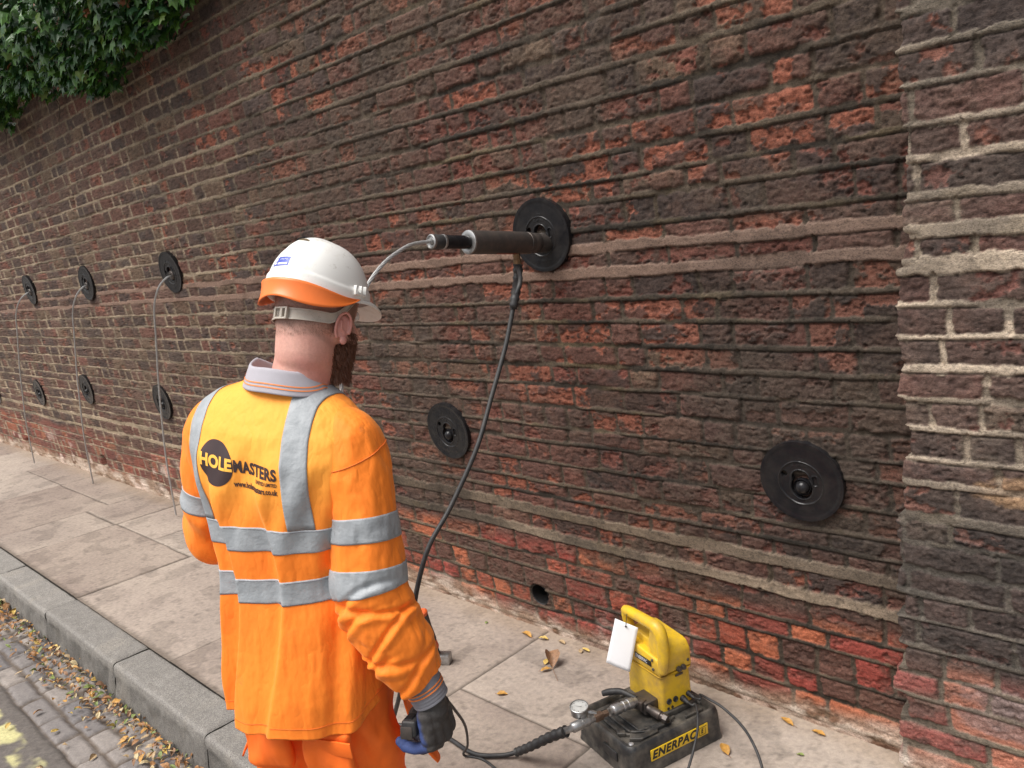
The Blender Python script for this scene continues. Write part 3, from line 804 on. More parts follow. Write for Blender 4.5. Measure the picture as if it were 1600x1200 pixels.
# ------------------------------------------------------------------ text
def text_flat(s, size, bold=0, width=None, shear=0, cell=None, space=1.0):
    cu = bpy.data.curves.new('t', 'FONT'); cu.body = s; cu.size = size; cu.offset = bold; cu.resolution_u = 4; cu.shear = shear; cu.space_character = space
    cu.align_x = 'CENTER'; cu.align_y = 'CENTER'
    o = bpy.data.objects.new('t', cu); COL.objects.link(o); bpy.context.view_layer.update()
    dg = bpy.context.evaluated_depsgraph_get(); me = bpy.data.meshes.new_from_object(o.evaluated_get(dg))
    bm = bmesh.new(); bm.from_mesh(me); bpy.data.objects.remove(o); bpy.data.meshes.remove(me)
    bmesh.ops.remove_doubles(bm, verts=bm.verts[:], dist=1e-6)
    xs = [v.co.x for v in bm.verts]
    if width:
        k = width/(max(xs)-min(xs)); cx = (max(xs)+min(xs))/2
        for v in bm.verts: v.co.x = (v.co.x-cx)*k
    if cell:
        xs = [v.co.x for v in bm.verts]; ys = [v.co.y for v in bm.verts]
        for ax_, lo, hi in ((0, min(xs), max(xs)), (1, min(ys), max(ys))):
            q = lo+cell
            while q < hi:
                no = (1, 0, 0) if ax_ == 0 else (0, 1, 0); co = (q, 0, 0) if ax_ == 0 else (0, q, 0)
                bmesh.ops.bisect_plane(bm, geom=bm.verts[:]+bm.edges[:]+bm.faces[:], plane_co=co, plane_no=no); q += cell
    bm.verts.index_update()
    V = np.array([tuple(v.co) for v in bm.verts]); F = [[v.index for v in f.verts] for f in bm.faces]
    bm.free(); return V, F

# ------------------------------------------------------------------ pump
def pump():
    C0 = Vector((-1.299, 1.627, 0)); e1 = Vector((.300, .954, 0)).normalized(); e2 = Vector((-e1.y, e1.x, 0))
    root = empty('hydraulic_pump', C0, math.atan2(e1.y, e1.x))
    tag(root, 'yellow electric hydraulic pump with a carrying handle on a black tray base', 'pump')
    # --- tray base, local axes: x along the long side, y away from it, z up
    LX, LY, HZ = .364, .286, .100
    def rr(w, l, r, n=6, cx=LX/2, cy=LY/2):
        pts = []
        for sx, sy, a0 in ((1, 1, 0), (-1, 1, 90), (-1, -1, 180), (1, -1, 270)):
            for i in range(n+1):
                a = math.radians(a0+90*i/n); pts.append((cx+sx*(w/2-r)+r*math.cos(a), cy+sy*(l/2-r)+r*math.sin(a)))
        return pts
    rings = [(LX, LY, .02, .0), (LX, LY, .022, .004), (LX-.004, LY-.004, .022, .010), (LX-.008, LY-.008, .024, .070), (LX-.010, LY-.010, .026, .086), (LX-.016, LY-.016, .026, .096), (LX-.026, LY-.026, .024, .1005), (LX-.042, LY-.042, .02, .1005), (LX-.050, LY-.050, .018, .096), (LX-.056, LY-.056, .018, .084)]
    V = []; F = []
    for w, l, r, z in rings: V += [(x, y, z) for x, y in rr(w, l, r)]
    m = 28
    for j in range(len(rings)-1):
        for i in range(m): F.append([j*m+i, j*m+(i+1) % m, (j+1)*m+(i+1) % m, (j+1)*m+i])
    F.append(list(range(m))[::-1]); F.append([(len(rings)-1)*m+i for i in range(m)])
    mb = MB(); mb.add(V, F)
    up = lambda p, h: (p[0], p[1], h)
    def rib(p, q, w=.008, z0=.083, z1=.094):
        d = Vector((q[0]-p[0], q[1]-p[1])); d.normalize(); nn = Vector((-d.y, d.x))*w/2
        mb.prism([(p[0]+nn.x, p[1]+nn.y), (p[0]-nn.x, p[1]-nn.y), (q[0]-nn.x, q[1]-nn.y), (q[0]+nn.x, q[1]+nn.y)], z0, z1, up, .002)
    for k in range(3):
        o = .026*k
        rib((.045+o, .205), (.045+o, .10-o*.4)); rib((.045+o, .10-o*.4), (.085+o, .055+o*.25)); rib((.085+o, .055+o*.25), (.20+o*.5, .055+o*.25))
    rib((.05, .235), (.15, .235)); rib((.16, .26), (.31, .26)); rib((.335, .07), (.335, .25)); rib((.25, .045), (.32, .045))
    mb.prism([(.045, .06), (.075, .035), (.135, .035), (.145, .05), (.10, .055), (.06, .075)], .083, .096, up, .002)
    mb.prism([(.03, .10), (.05, .085), (.06, .10), (.04, .12)], .083, .097, up, .002)
    mb.prism([(.19, .08), (.33, .08), (.33, .27), (.19, .27)], .083, .1015, up, .003)
    base = mb.build('tray_base', M_TRAY, root, auto=35)
    mb = MB(); mb.lathe([(.0075, 0), (.0075, .002), (.006, .003)], (.030, .030, .1), (0, 0, 1), 20); mb.build('screw_cap', simple('pale_metal', (.5, .5, .52), .4, .6, .2), base)
    # side grips moulded in the left side
    mb = MB(); mb.box((-.0005, .10, .05), (.006, .07, .03), None, .002); mb.build('grip_recess', M_RUBBER, base)
    # label with the maker's lettering
    lab = MB(); lab.box((.188, .0022, .0555), (.222, .003, .036), None, .0008); lo = lab.build('label', M_LABEL, base)
    V, F = text_flat('ENERPAC', .030, .0013, .174, .25, None, 1.12)
    mesh_obj('lettering', np.stack([V[:, 0]+.168, V[:, 0]*0+.0002, V[:, 1]*1.2+.0555], -1), F, M_INK, base, False)
    V, F = text_flat('E', .020, .0010, .010, .25)
    mb = MB(); mb.add(np.stack([V[:, 0]+.276, V[:, 0]*0+.0002, V[:, 1]+.0545], -1), F)
    for (x0, z0, x1, z1) in ((.264, .043, .264, .066), (.264, .043, .288, .043), (.288, .043, .288, .064), (.264, .066, .293, .068)):
        d = Vector((x1-x0, 0, z1-z0)); nn = Vector((-d.z, 0, d.x)).normalized()*.0008
        p = Vector((x0, .0002, z0)); q = Vector((x1, .0002, z1)); mb.add([p+nn, p-nn, q-nn, q+nn], [[0, 1, 2, 3]])
    mb.build('emblem', M_INK, base, False)
    # --- yellow housing, two halves
    ax0, ax1, by0, by1 = .202, .324, .090, .268
    mb = MB()
    def hull(w0, w1, z0, z1, r):
        V = []
        for (x0, x1, y0, y1), z in ((w0, z0), (w1, z1)):
            pts = rr(x1-x0, y1-y0, r, 6, (x0+x1)/2, (y0+y1)/2); V += [(x, y, z) for x, y in pts]
        F = [[i, (i+1) % m, m+(i+1) % m, m+i] for i in range(m)]+[list(range(m))[::-1], [m+i for i in range(m)]]
        return V, F
    V, F = hull((ax0, ax1, by0, by1), (ax0+.002, ax1-.002, by0+.003, by1-.002), .100, .216, .012); mb.add(V, F)
    V, F = hull((ax0, ax1, by0, by1), (ax0-.004, ax1+.003, by0-.003, by1+.003), .213, .219, .012); mb.add(V, F)
    lower = mb.build('lower_housing', M_YELLOW, root, auto=35)
    # upper housing: side profile in (y, z) with a roof that rises away from the front face
    mb = MB()
    yz = [(by0-.003, .2225), (by0-.001, .280), (by0+.012, .302), (by0+.03, .309), (by1-.02, .320), (by1+.002, .312), (by1+.004, .2225)]
    mb.prism(yz, ax0+.022, ax1+.002, lambda p, h: (h, p[0], p[1]), .006)
    # thinner rear panel behind the handle opening, with label
    yz2 = [(by0-.003, .2225), (by0-.002, .250), (by0+.010, .275), (by1+.002, .300), (by1+.004, .2225)]
    mb.prism(yz2, ax0-.003, ax0+.03, lambda p, h: (h, p[0], p[1]), .005)
    upper = mb.build('upper_housing', M_YELLOW, root, auto=40)
    mb = MB(); mb.box(((ax0+ax1)/2, (by0+by1)/2, .2205), (ax1-ax0-.01, by1-by0-.01, .006)); mb.build('seam_gasket', M_RUBBER, root)
    # handle: fat bar with a knee, running down to the front corner
    hx = ax0+.016
    mb = MB()
    pts = [(hx, by1-.002, .375), (hx, by1-.03, .378), (hx+.001, by0+.06, .378), (hx+.002, by0+.022, .374), (hx+.002, by0+.004, .350), (hx+.001, by0-.002, .305), (hx-.003, by0-.002, .262), (hx-.007, by0+.0, .232)]
    mb.tube(pts, [.0165, .0175, .0185, .021, .0205, .019, .017, .014], 20, True, 8)
    mb.ell((hx, by1-.002, .375), (.0165, .0165, .0165))
    mb.tube([(hx, by1-.004, .375), (hx+.002, by1+.0, .35), (hx+.010, by1-.004, .315), (hx+.014, by1-.01, .285)], [.0165, .0155, .017, .019], 18, True, 6)
    mb.prism([(by0-.006, .236), (by0-.001, .345), (by0+.012, .374), (by0+.045, .372), (by0+.06, .31), (by0+.05, .236)], hx-.010, hx+.022, lambda p, h: (h, p[0], p[1]), .006)
    h = mb.build('handle', M_YELLOW, root)
    remesh(h, .0024, 3)
    mb = MB(); mb.lathe([(.0182, 0), (.0182, .0015)], (hx, by1-.03, .3773), (0, 1, 0), 30, False)
    # screws
    def screw(c, axis, r=.005):
        mb = MB(); mb.lathe([(r, -.001), (r*1.0, .002), (r*.8, .0035), (r*.4, .0036), (r*.35, .0022)], c, axis, 16); mb.build('screw', M_DSTEEL, root)
    for c in ((.308, by0+.009, .288), (.312, by0-.001, .243)): screw(c, (0, -1, .15), .0052)
    for c in ((ax0-.004, by0+.028, .238), (ax0-.004, by0+.030, .268)): screw(c, (-1, 0, 0), .0048)
    for c in ((.270, by0-.004, .228), (.288, by0-.004, .229)):
        mb = MB(); mb.lathe([(.009, 0), (.009, .006), (.0065, .007), (.0065, .011), (.003, .012)], c, (0, -1, 0), 14); mb.build('breather_plug', M_DSTEEL, root)
    mb = MB(); mb.box((.274, by0-.001, .206), (.030, .002, .007), None, .0006); mb.build('rating_plate', M_DSTEEL, root)
    for x in (.226, .252):
        mb = MB(); mb.lathe([(.0095, 0), (.0095, .003), (.0075, .0035), (.006, .0015)], (x, by0-.0005, .131+(x-.226)*-.05), (0, -1, 0), 24); mb.build('round_plug', M_RUBBER, root)
    for x in (.222, .238):
        mb = MB(); mb.lathe([(.0045, 0), (.0045, .002), (.002, .001)], (x, by0-.0005, .108), (0, -1, 0), 14); mb.build('small_screw', M_DSTEEL, root)
    for x, z, r in ((.280, .122, .0105), (.304, .130, .009)):
        mb = MB(); mb.lathe([(r, 0), (r, .006), (r*.85, .008), (r*.9, .014), (r*.7, .018), (r*.6, .026), (r*.45, .03)], (x, by0-.0005, z), (0, -1, -.15), 18); mb.build('cable_gland', M_RUBBER, root)
    # small maker's strip on the left side of the upper housing
    mb = MB(); mb.box((ax0-.0045, by0+.078, .252), (.002, .082, .018), None, .0005); st = mb.build('name_strip', M_INK, upper)
    V, F = text_flat('ENERPAC', .016, .0005, .060, .2)
    mesh_obj('lettering', np.stack([V[:, 0]*0+ax0-.0058, by0+.084-V[:, 0], V[:, 1]+.252], -1), F, simple('pale_ink', (.55, .55, .58), .5, 0, 0), upper, False)
    # valve block, lever, couplers, gauge
    mb = MB()
    mb.box((.178, .150, .118), (.052, .072, .040), Matrix.Rotation(.0, 3, 'Z'), .004)
    mb.box((.150, .145, .128), (.03, .045, .03), Matrix.Rotation(.3, 3, 'Z'), .004)
    mb.build('valve_block', M_DSTEEL, root)
    mb = MB(); mb.tube([(.150, .155, .138), (.142, .185, .142), (.130, .215, .143), (.110, .245, .134), (.095, .262, .126)], [.009, .008, .010, .011, .009], 14, True, 5)
    mb.build('valve_lever', M_RUBBER, root)
    mb = MB(); mb.lathe([(.012, 0), (.012, .015), (.0145, .018), (.0145, .045), (.011, .048), (.011, .058)], (.160, .112, .124), (.35, -1, -.25), 12); mb.lathe([(.0135, .056), (.0135, .070), (.008, .071)], (.160, .112, .124), (.35, -1, -.25), 6)
    mb.build('relief_valve', M_DSTEEL, root)
    mb = MB()
    mb.lathe([(.012, 0), (.0125, .01), (.0155, .012), (.0165, .02), (.0165, .034), (.0145, .036), (.0145, .044), (.0165, .046), (.0165, .052), (.0145, .054), (.0145, .062), (.0175, .064), (.0175, .088), (.0155, .092), (.0125, .094), (.0125, .104)], (.140, .143, .140), (-1, 0, .05), 26)
    mb.build('quick_coupler', M_STEEL, root)
    mb = MB(); mb.box((-.005, .142, .147), (.030, .022, .022), None, .003); mb.lathe([(.010, 0), (.010, .02)], (.03, .143, .146), (-1, 0, 0), 6)
    mb.build('gauge_tee', simple('rusty_steel', (.22, .15, .11), .5, .7, .7, (.09, .05, .03), 70), root)
    mb = MB()
    mb.lathe([(.009, 0), (.0105, .004), (.0105, .02), (.014, .022), (.014, .046), (.012, .048), (.0155, .05), (.0155, .080), (.013, .083), (.0105, .085), (.0105, .112)], (-.018, .142, .147), (-1, 0, .02), 24)
    mb.build('hose_coupler', M_STEEL, root)
    # gauge
    gc = Vector((-.052, .170, .184)); gn = Vector((-.08, -.14, 1)).normalized()
    mb = MB(); mb.tube([(-.008, .148, .155), (-.022, .156, .162), gc-gn*.018], .007, 12, True, 4); mb.lathe([(.024, -.024), (.027, -.022), (.027, -.003), (.029, -.002), (.029, .004), (.0265, .005), (.026, .001)], gc, gn, 36); gg = mb.build('pressure_gauge', M_STEEL, root)
    mb = MB(); mb.lathe([(.0001, .0016), (.026, .0016)], gc, gn, 36, False); face = mb.build('dial', simple('grubby_dial', (.55, .55, .53), .5, 0, .4, (.25, .23, .2), 60, 0), gg)
    q = Vector((0, 0, 1)).rotation_difference(gn); mb = MB()
    for i in range(28):
        a = math.radians(-140+i*10.4); r0, r1 = (.021 if i % 4 else .0185), .0245
        d = Vector((math.sin(a), math.cos(a), 0)); s_ = Vector((d.y, -d.x, 0))*(.0004 if i % 4 else .0007)
        mb.add([gc+q @ (d*r0+s_)+gn*.0020, gc+q @ (d*r0-s_)+gn*.0020, gc+q @ (d*r1-s_)+gn*.0020, gc+q @ (d*r1+s_)+gn*.0020], [[0, 1, 2, 3]])
    d = Vector((-.7, .7, 0)); s_ = Vector((.7, .7, 0))*.0008
    mb.add([gc+q @ (d*-.008+s_)+gn*.003, gc+q @ (d*-.008-s_)+gn*.003, gc+q @ (d*.02)+gn*.003], [[0, 1, 2]])
    mb.build('needle', M_INK, gg, False)
    Mr = Matrix.Translation(C0) @ Matrix.Rotation(math.atan2(e1.y, e1.x), 4, 'Z')
    return Mr, (hx, by1)
PM, hnd = pump()
# cords from the pump's glands
def W(x, y, z): return PM @ Vector((x, y, z))
mb = MB(); mb.tube([W(.304, .062, .126), W(.31, .04, .130), (-1.255, 1.952, .132), (-1.218, 1.936, .14), (-1.164, 1.932, .13), (-1.096, 1.920, .10), (-1.048, 1.901, .06), (-1.002, 1.855, .028), (-.956, 1.774, .008), (-.93, 1.60, .007), (-1.0, 1.45, .007)], .0042, 10, True, 10)
tag(mb.build('power_cord', M_RUBBER), 'thin black power cord arching from the pump out to the right over the flags', 'cord')
# hanging white tag
def card():
    e = empty('paper_tag', (-1.47, 1.886, .343)); tag(e, "blank white card tag tied to the end of the pump's yellow handle", 'tag')
    c = [Vector(p) for p in ((-1.490, 1.858, .370), (-1.424, 1.888, .342), (-1.437, 1.841, .207), (-1.505, 1.810, .235))]
    o = Vector((-1.47, 1.886, .343)); P = []
    for i in range(13):
        row = []
        for j in range(9):
            a, b = j/8, i/12; p = (c[0]*(1-a)+c[1]*a)*(1-b)+(c[3]*(1-a)+c[2]*a)*b
            p = p+Vector((.3, -.7, .1))*(.004*math.sin(a*3.1)*b); row.append(p-o)
        P.append(row)
    v, f = grid(np.array([[tuple(q) for q in r] for r in P])); s = mesh_obj('card', v, f, M_WHITE, e)
    m = s.modifiers.new('t', 'SOLIDIFY'); m.thickness = .0006
    h = (c[0]+c[1])/2*.93+(c[3]+c[2])/2*.07-o
    mb = MB(); tp = W(hnd[0]-.017, hnd[1]-.03, .378)-o
    mb.tube([h+Vector((.002, -.003, -.002)), h+Vector((.004, -.006, .006)), tp], .0011, 6, True, 5); mb.lathe([(.003, 0), (.003, .0015)], h+Vector((.001, -.002, 0)), (.3, -.9, .1), 12)
    mb.build('string', M_INK, e)
card()

# ------------------------------------------------------------------ hammer standing behind the man's arm
def hammer():
    b = Vector((-2.312, 1.768, 0)); top = Vector((-2.300, 1.700, .270))
    e = empty('lump_hammer', b); tag(e, "small hammer with a grey and orange handle on the pavement behind the man's arm", 'hammer')
    d = (top-Vector((-2.312, 1.765, .03))).normalized()
    mb = MB(); mb.box((0, 0, .022), (.095, .042, .042), Matrix.Rotation(.5, 3, 'Z'), .006); mb.build('head', M_STEEL, e)
    g = simple('grey_grip', (.06, .055, .055), .7, 0, .3); org = simple('orange_grip', (.62, .10, .02), .5, 0, .2)
    mb = MB(); mb.lathe([(.012, 0), (.011, .07), (.013, .075), (.0175, .09), (.0165, .15), (.019, .205), (.019, .212)], (0, -.003, .03), d, 20); mb.build('handle', g, e)
    mb = MB(); mb.lathe([(.0195, .211), (.0205, .214), (.0205, .224), (.015, .229)], (0, -.003, .03), d, 20); mb.build('orange_cap', org, e)
    mb = MB(); mb.lathe([(.0145, .045), (.0165, .052), (.0155, .082), (.014, .086)], (0, -.003, .03), d, 20); mb.build('orange_collar', org, e)
hammer()

# ------------------------------------------------------------------ leaves
def leaf_geo(L, Wd, curl, fold, bend, seed, lob=0):
    """one leaf: blade from (0,0) along +y, with a mid rib fold and curl"""
    r = random.Random(seed); n = 8; P = []
    for i in range(n+1):
        t = i/n; w = Wd/2*math.sin(math.pi*min(1, t**.8))**.8*(1+.08*r.random()) if 0 < t < 1 else .0004
        row = []
        for j in (-1, -.5, 0, .5, 1):
            x = w*j; z = fold*abs(x)+curl*math.sin(t*math.pi)*L*.5+bend*L*t*t+.002*r.uniform(-1, 1)*(abs(j))
            row.append((x, L*t, z))
        P.append(row)
    return np.array(P)
leaf_cols = [(.54, .28, .06), (.40, .20, .08), (.62, .43, .12), (.30, .16, .085), (.58, .46, .26), (.22, .27, .08), (.48, .34, .19), (.34, .17, .07)]
leaf_mats = []
for i, c in enumerate(leaf_cols):
    t = Nt('dry_leaf'); n = t.noise(90, 4); cc = t.mix(t.ramp(n, .35, .7), c, tuple(x*.55 for x in c)); t.set(cc, .6); t.bump(n, .3, .001); leaf_mats.append(t.m)
def rotm(rz, rx, ry): return (Matrix.Rotation(rz, 3, 'Z') @ Matrix.Rotation(rx, 3, 'X') @ Matrix.Rotation(ry, 3, 'Y'))
def leaf(loc, L, Wd, rz, mi, label, curl=.1, fold=.3, bend=.05, rx=0, ry=0, stem=.02, stempts=None):
    v, f = grid(leaf_geo(L, Wd, curl, fold, bend, int(L*1e5)))
    V = [tuple(rotm(rz, rx, ry) @ Vector(p)) for p in v]; mz = min(p[2] for p in V)
    V = [(p[0], p[1], p[2]-mz+.0012) for p in V]
    o = mesh_obj('fallen_leaf', V, f, leaf_mats[mi]); o.location = loc
    tag(o, label, 'leaf', 'fallen leaves lying singly on the pavement')
    if stem:
        mb = MB(); b = Vector(V[2]); dd = rotm(rz, 0, 0) @ Vector((0, -1, 0))
        mb.tube([b, b+dd*stem*.5+Vector((0, 0, .003)), b+dd*stem+Vector((.004, 0, .0))], .0008, 6, True, 3)
        mb.build('stalk', leaf_mats[3], o)
    return o
leaf((-1.905, 1.975, .001), .075, .055, .9, 3, 'large curled brown dead leaf with a long stalk, between the hammer and the pump', .35, 1.2, .3, .1, .2, .085)
leaf((-1.965, 1.735, .001), .040, .022, -1.0, 0, 'single oval yellow leaf alone on the flags left of the pump', .1, .4, .0, 0, 0, .008)
leaf((-1.135, 1.895, .001), .055, .026, .9, 0, "orange leaf on the flags in front of the pump's maker label", .2, .3, .05, 0, 0, .012)
leaf((-.955, 2.02, .001), .022, .012, 1.9, 5, 'tiny green leaf on the flags right of the power cord', .1, .3, .0, 0, 0, .0)
leaf((-1.93, 1.935, .001), .045, .018, -.6, 0, 'slim orange yellow leaf touching the curled brown leaf', .15, .5, .0, 0, 0, .01)
leaf((-1.95, 1.98, .001), .030, .020, .2, 2, 'small yellow leaf just behind the curled brown leaf', .1, .4, .2, 0, 0, .01)
leaf((-1.665, 1.655, .001), .026, .012, -.9, 5, 'small green leaf beside the pressure gauge of the pump', .1, .3, 0, 0, 0, 0)
leaf((-2.13, 2.105, .001), .065, .022, 1.4, 0, 'long amber leaf at the wall foot under the black pipe sleeve', .2, .6, .0, 0, 0, .01)
leaf((-2.06, 2.13, .001), .045, .018, 1.9, 2, 'pale yellow leaf by the wall foot right of the amber leaf', .2, .5, .0, 0, 0, .0)
leaf((-1.98, 2.14, .001), .040, .018, 1.5, 6, 'dull tan leaf by the wall foot', .2, .4, .0, 0, 0, .0)
leaf((-1.86, 2.145, .001), .042, .015, 1.5, 2, 'bright yellow leaf by the wall foot nearest the paper tag', .1, .5, .0, 0, 0, .0)
leaf((-1.885, 2.12, .001), .028, .016, .7, 6, 'small pinkish leaf beside the bright yellow leaf', .1, .3, .0, 0, 0, .0)
leaf((-1.04, 2.135, .001), .055, .018, 1.2, 0, 'slim orange leaf at the wall foot right of the pump', .1, .4, .0, 0, 0, .01)
leaf((-.94, 2.14, .001), .045, .018, 1.5, 0, 'orange leaf at the wall foot farthest right of the pump', .1, .4, .0, 0, 0, .0)
leaf((-2.38, 2.09, .001), .018, .012, .5, 5, 'tiny green leaf on the flags left of the pipe sleeve', .1, .3, 0, 0, 0, 0)
leaf((-2.95, 2.13, .001), .06, .022, 1.3, 2, "yellow leaf at the wall foot behind the man's sleeve", .1, .4, 0, 0, 0, 0)
leaf((-4.52, 2.13, .001), .07, .03, 1.3, 4, "pale curled leaf by the wall foot just left of the man's arm", .2, .4, 0, 0, 0, 0)
leaf((-4.42, 2.10, .001), .05, .03, .6, 0, "amber leaf by the wall foot touching the man's outline", .2, .4, 0, 0, 0, 0)
# dark gum spots and grit are in the flags; leaf litter in the gutter
def litter():
    r = random.Random(5); mbs = [MB() for _ in leaf_mats]
    for i in range(2100):
        x = -1.6-8.5*r.random()**1.35
        q = r.random()
        clump = .5+.5*math.sin(x*4.3)*math.sin(x*1.7+1)
        if q < .66: y = .952-abs(r.gauss(0, .028+.035*clump))
        elif q < .9: y = .875+r.gauss(0, .012+.05*clump)-.02*(clump)
        else: y = r.uniform(.45, .94)
        z = -.168+r.random()*.012*(1+2*(y > .90))
        L = r.uniform(.018, .042); Wd = L*r.uniform(.3, .6)
        if x < -5: L *= 1.3; Wd *= 1.3
        v, f = grid(leaf_geo(L, Wd, r.uniform(0, .5), r.uniform(0, 1), r.uniform(-.2, .3), i)[::2])
        R_ = rotm(r.uniform(0, 6.28), r.uniform(-.5, .6), r.uniform(-.6, .6))
        V = np.array([tuple(R_ @ Vector(p)) for p in v]); V -= [0, 0, V[:, 2].min()]; V += [x, y, z]
        mbs[r.choice([0, 1, 1, 3, 3, 4, 6, 6, 7, 7, 1, 2, 5] if r.random() < .9 else [2, 5, 5])].add(V, f)
    V = np.concatenate([np.concatenate(m.V) for m in mbs]); F = []; mi = []; n = 0
    for k, m_ in enumerate(mbs):
        F += [[a+n for a in f] for f in m_.F]; mi += [k]*len(m_.F); n += m_.n
    me = bpy.data.meshes.new('leaf_litter'); me.from_pydata(V.tolist(), [], F)
    for m_ in leaf_mats: me.materials.append(m_)
    me.polygons.foreach_set('material_index', mi); me.update()
    tag(link(bpy.data.objects.new('leaf_litter', me)), 'dry brown and yellow leaf litter along the gutter', 'leaf litter', None, 'stuff')
litter()

# ------------------------------------------------------------------ ivy over the top of the wall
def ivy():
    r = random.Random(21)
    t = Nt('ivy_leaf'); oi = t.new('ShaderNodeAttribute', attribute_name='Col'); n = t.noise(60, 3)
    c = t.mix(1, oi.outputs['Color'], t.ramp(n, .3, .7, (.75, .75, .75, 1), (1.2, 1.2, 1.2, 1)), 'MULTIPLY'); t.set(c, .38)
    try: t.b.inputs['Subsurface Weight'].default_value = 0
    except Exception: pass
    e = empty('ivy', (-6.5, 2.2, 0)); tag(e, 'dense dark green ivy hanging over the top of the wall at the left', 'ivy')
    stem_mat = simple('ivy_stem', (.07, .05, .03), .8, 0, .3)
    # leaf outline: five lobes
    out = [(0, 0), (.30, -.10), (.52, .12), (.36, .34), (.46, .62), (.20, .60), (0, 1.0), (-.20, .60), (-.46, .62), (-.36, .34), (-.52, .12), (-.30, -.10)]
    V = []; F = []; Cc = []
    n0 = 0
    pal = [(.030, .090, .020), (.045, .125, .022), (.065, .17, .025), (.020, .060, .022), (.09, .21, .035), (.035, .10, .035)]
    def low(x):    # lowest hang of the mass, by position along the wall
        return 2.78+.10*math.sin(x*2.1)+.06*math.sin(x*5.3+1)
    cnt = 0
    while cnt < 15000:
        x = -2.95-9.5*r.random()**1.1
        end = ss(-2.95, -4.0, np.float64(x))
        lo = 2.70+.05*math.sin(x*3.1)+.04*math.sin(x*7.3+1)+.22*max(0, (x+3.7))+.07*max(0, -4.6-x)
        z = lo+abs(r.gauss(0, .42))
        if z > 3.75: continue
        yw = WY-LEAN*z
        depth_ = (.12+.40*float(end))*min(1, .35+(z-lo)*1.6)
        y = yw-.03-depth_*r.random()**.6 if z < 3.3 else yw+r.uniform(-depth_, .3)
        s = r.uniform(.035, .075)
        # leaves face outwards and a little up, hanging tip down
        nrm = Vector((r.gauss(0, .45), -1+r.gauss(0, .3), .55+r.gauss(0, .45))).normalized()
        tip = Vector((r.gauss(0, .5), r.gauss(-.2, .3), -1)); tip = (tip-nrm*tip.dot(nrm)).normalized(); sd_ = tip.cross(nrm)
        base = Vector((x, y, z)); col = pal[r.randrange(6)]
        q = r.random()
        if q < .05: col = (.12, .20, .03)
        elif q < .065: col = (.26, .10, .04)
        vs = []
        for a, b in out: vs.append(base+sd_*a*s+tip*b*s-nrm*(abs(a)*.35+b*b*.15)*s)
        vs.append(base+tip*.35*s+nrm*.03*s)
        V += [tuple(v) for v in vs]; Cc += [col]*13
        for i in range(12): F.append([n0+i, n0+(i+1) % 12, n0+12])
        n0 += 13; cnt += 1
    o = mesh_obj('foliage', V, F, t.m, None, False); set_col(o.data, np.array(Cc)); o.parent = e; o.matrix_parent_inverse = Matrix.Translation((-6.5, 2.2, 0)).inverted()
    for i in range(24):
        mb = MB()
        x = r.uniform(-12, -3.8); z0 = 3.3; p = []; zz = z0; xx = x
        for k in range(9):
            p.append((xx, WY-LEAN*zz-.02-.06*r.random(), zz)); zz -= r.uniform(.06, .10); xx += r.uniform(-.06, .06)
        mb.tube(p, [.006-.0005*k for k in range(9)], 6, True, 3)
        s = mb.build('stem', stem_mat); s.parent = e; s.matrix_parent_inverse = Matrix.Translation((-6.5, 2.2, 0)).inverted()
ivy()

# ------------------------------------------------------------------ the man
AZ = math.radians(112)
PO = Vector((-1.512, .822, -.17))
PW = Matrix.Translation(PO) @ Matrix.Rotation(AZ-math.pi/2, 4, 'Z')
def clo(name, dirt=.25, rough=.75, **k): return simple(name, rough=rough, dirt=dirt, **k)
t = Nt('orange_fabric'); n = t.noise(9, 5); n2 = t.noise(900, 2)
cc = t.mix(t.ramp(n, .5, .8), (1.0, .235, .013), (.92, .195, .011))
overexp = t.new('ShaderNodeAttribute', attribute_name='overexp'); cc = t.mix(overexp.outputs['Fac'], cc, (1.0, .42, .05))  # over-exposed yellow of the upper back, painted into the shirt colour
stn = t.ramp(t.noise(7, 6, .7), .61, .70); cc = t.mix(t.mix(.5, (0, 0, 0), stn), cc, (.25, .09, .02))
t.set(cc, .72); t.b.inputs['Sheen Weight'].default_value = .25; t.b.inputs['Sheen Tint'].default_value = (1, .7, .3, 1); cr1 = t.noise(16, 3, .55, None, (1, 1, .45)); cr2 = t.noise(34, 4, .6)
ma = t.new('ShaderNodeMath'); ma.operation = 'ABSOLUTE'; mb_ = t.new('ShaderNodeMath'); mb_.operation = 'SUBTRACT'; mb_.inputs[1].default_value = .5
t.link(cr1, mb_.inputs[0]); t.link(mb_.outputs[0], ma.inputs[0])
b1 = t.new('ShaderNodeBump'); b1.inputs['Strength'].default_value = .55; b1.inputs['Distance'].default_value = .020; t.link(ma.outputs[0], b1.inputs['Height'])
b2 = t.new('ShaderNodeBump'); b2.inputs['Strength'].default_value = .35; b2.inputs['Distance'].default_value = .004; t.link(cr2, b2.inputs['Height']); t.link(b1.outputs[0], b2.inputs['Normal'])
b3 = t.new('ShaderNodeBump'); b3.inputs['Strength'].default_value = .25; b3.inputs['Distance'].default_value = .0006; t.link(n2, b3.inputs['Height']); t.link(b2.outputs[0], b3.inputs['Normal']); t.link(b3.outputs[0], t.b.inputs['Normal'])
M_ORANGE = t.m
t = Nt('trouser_fabric'); n = t.noise(12, 5); n2 = t.noise(700, 2)
t.set(t.mix(t.ramp(n, .4, .8), (1.0, .175, .012), (.85, .14, .012)), .75); t.bump(n2, .3, .0007); M_TROUSER = t.m
t = Nt('reflective_tape'); n = t.noise(30, 5, .6); n2 = t.noise(600, 2)
t.set(t.mix(t.ramp(n, .3, .75), (.36, .38, .40), (.27, .29, .31)), .55, 0); t.bump(t.noise(38, 5, .6), .55, .006); M_TAPE = t.m
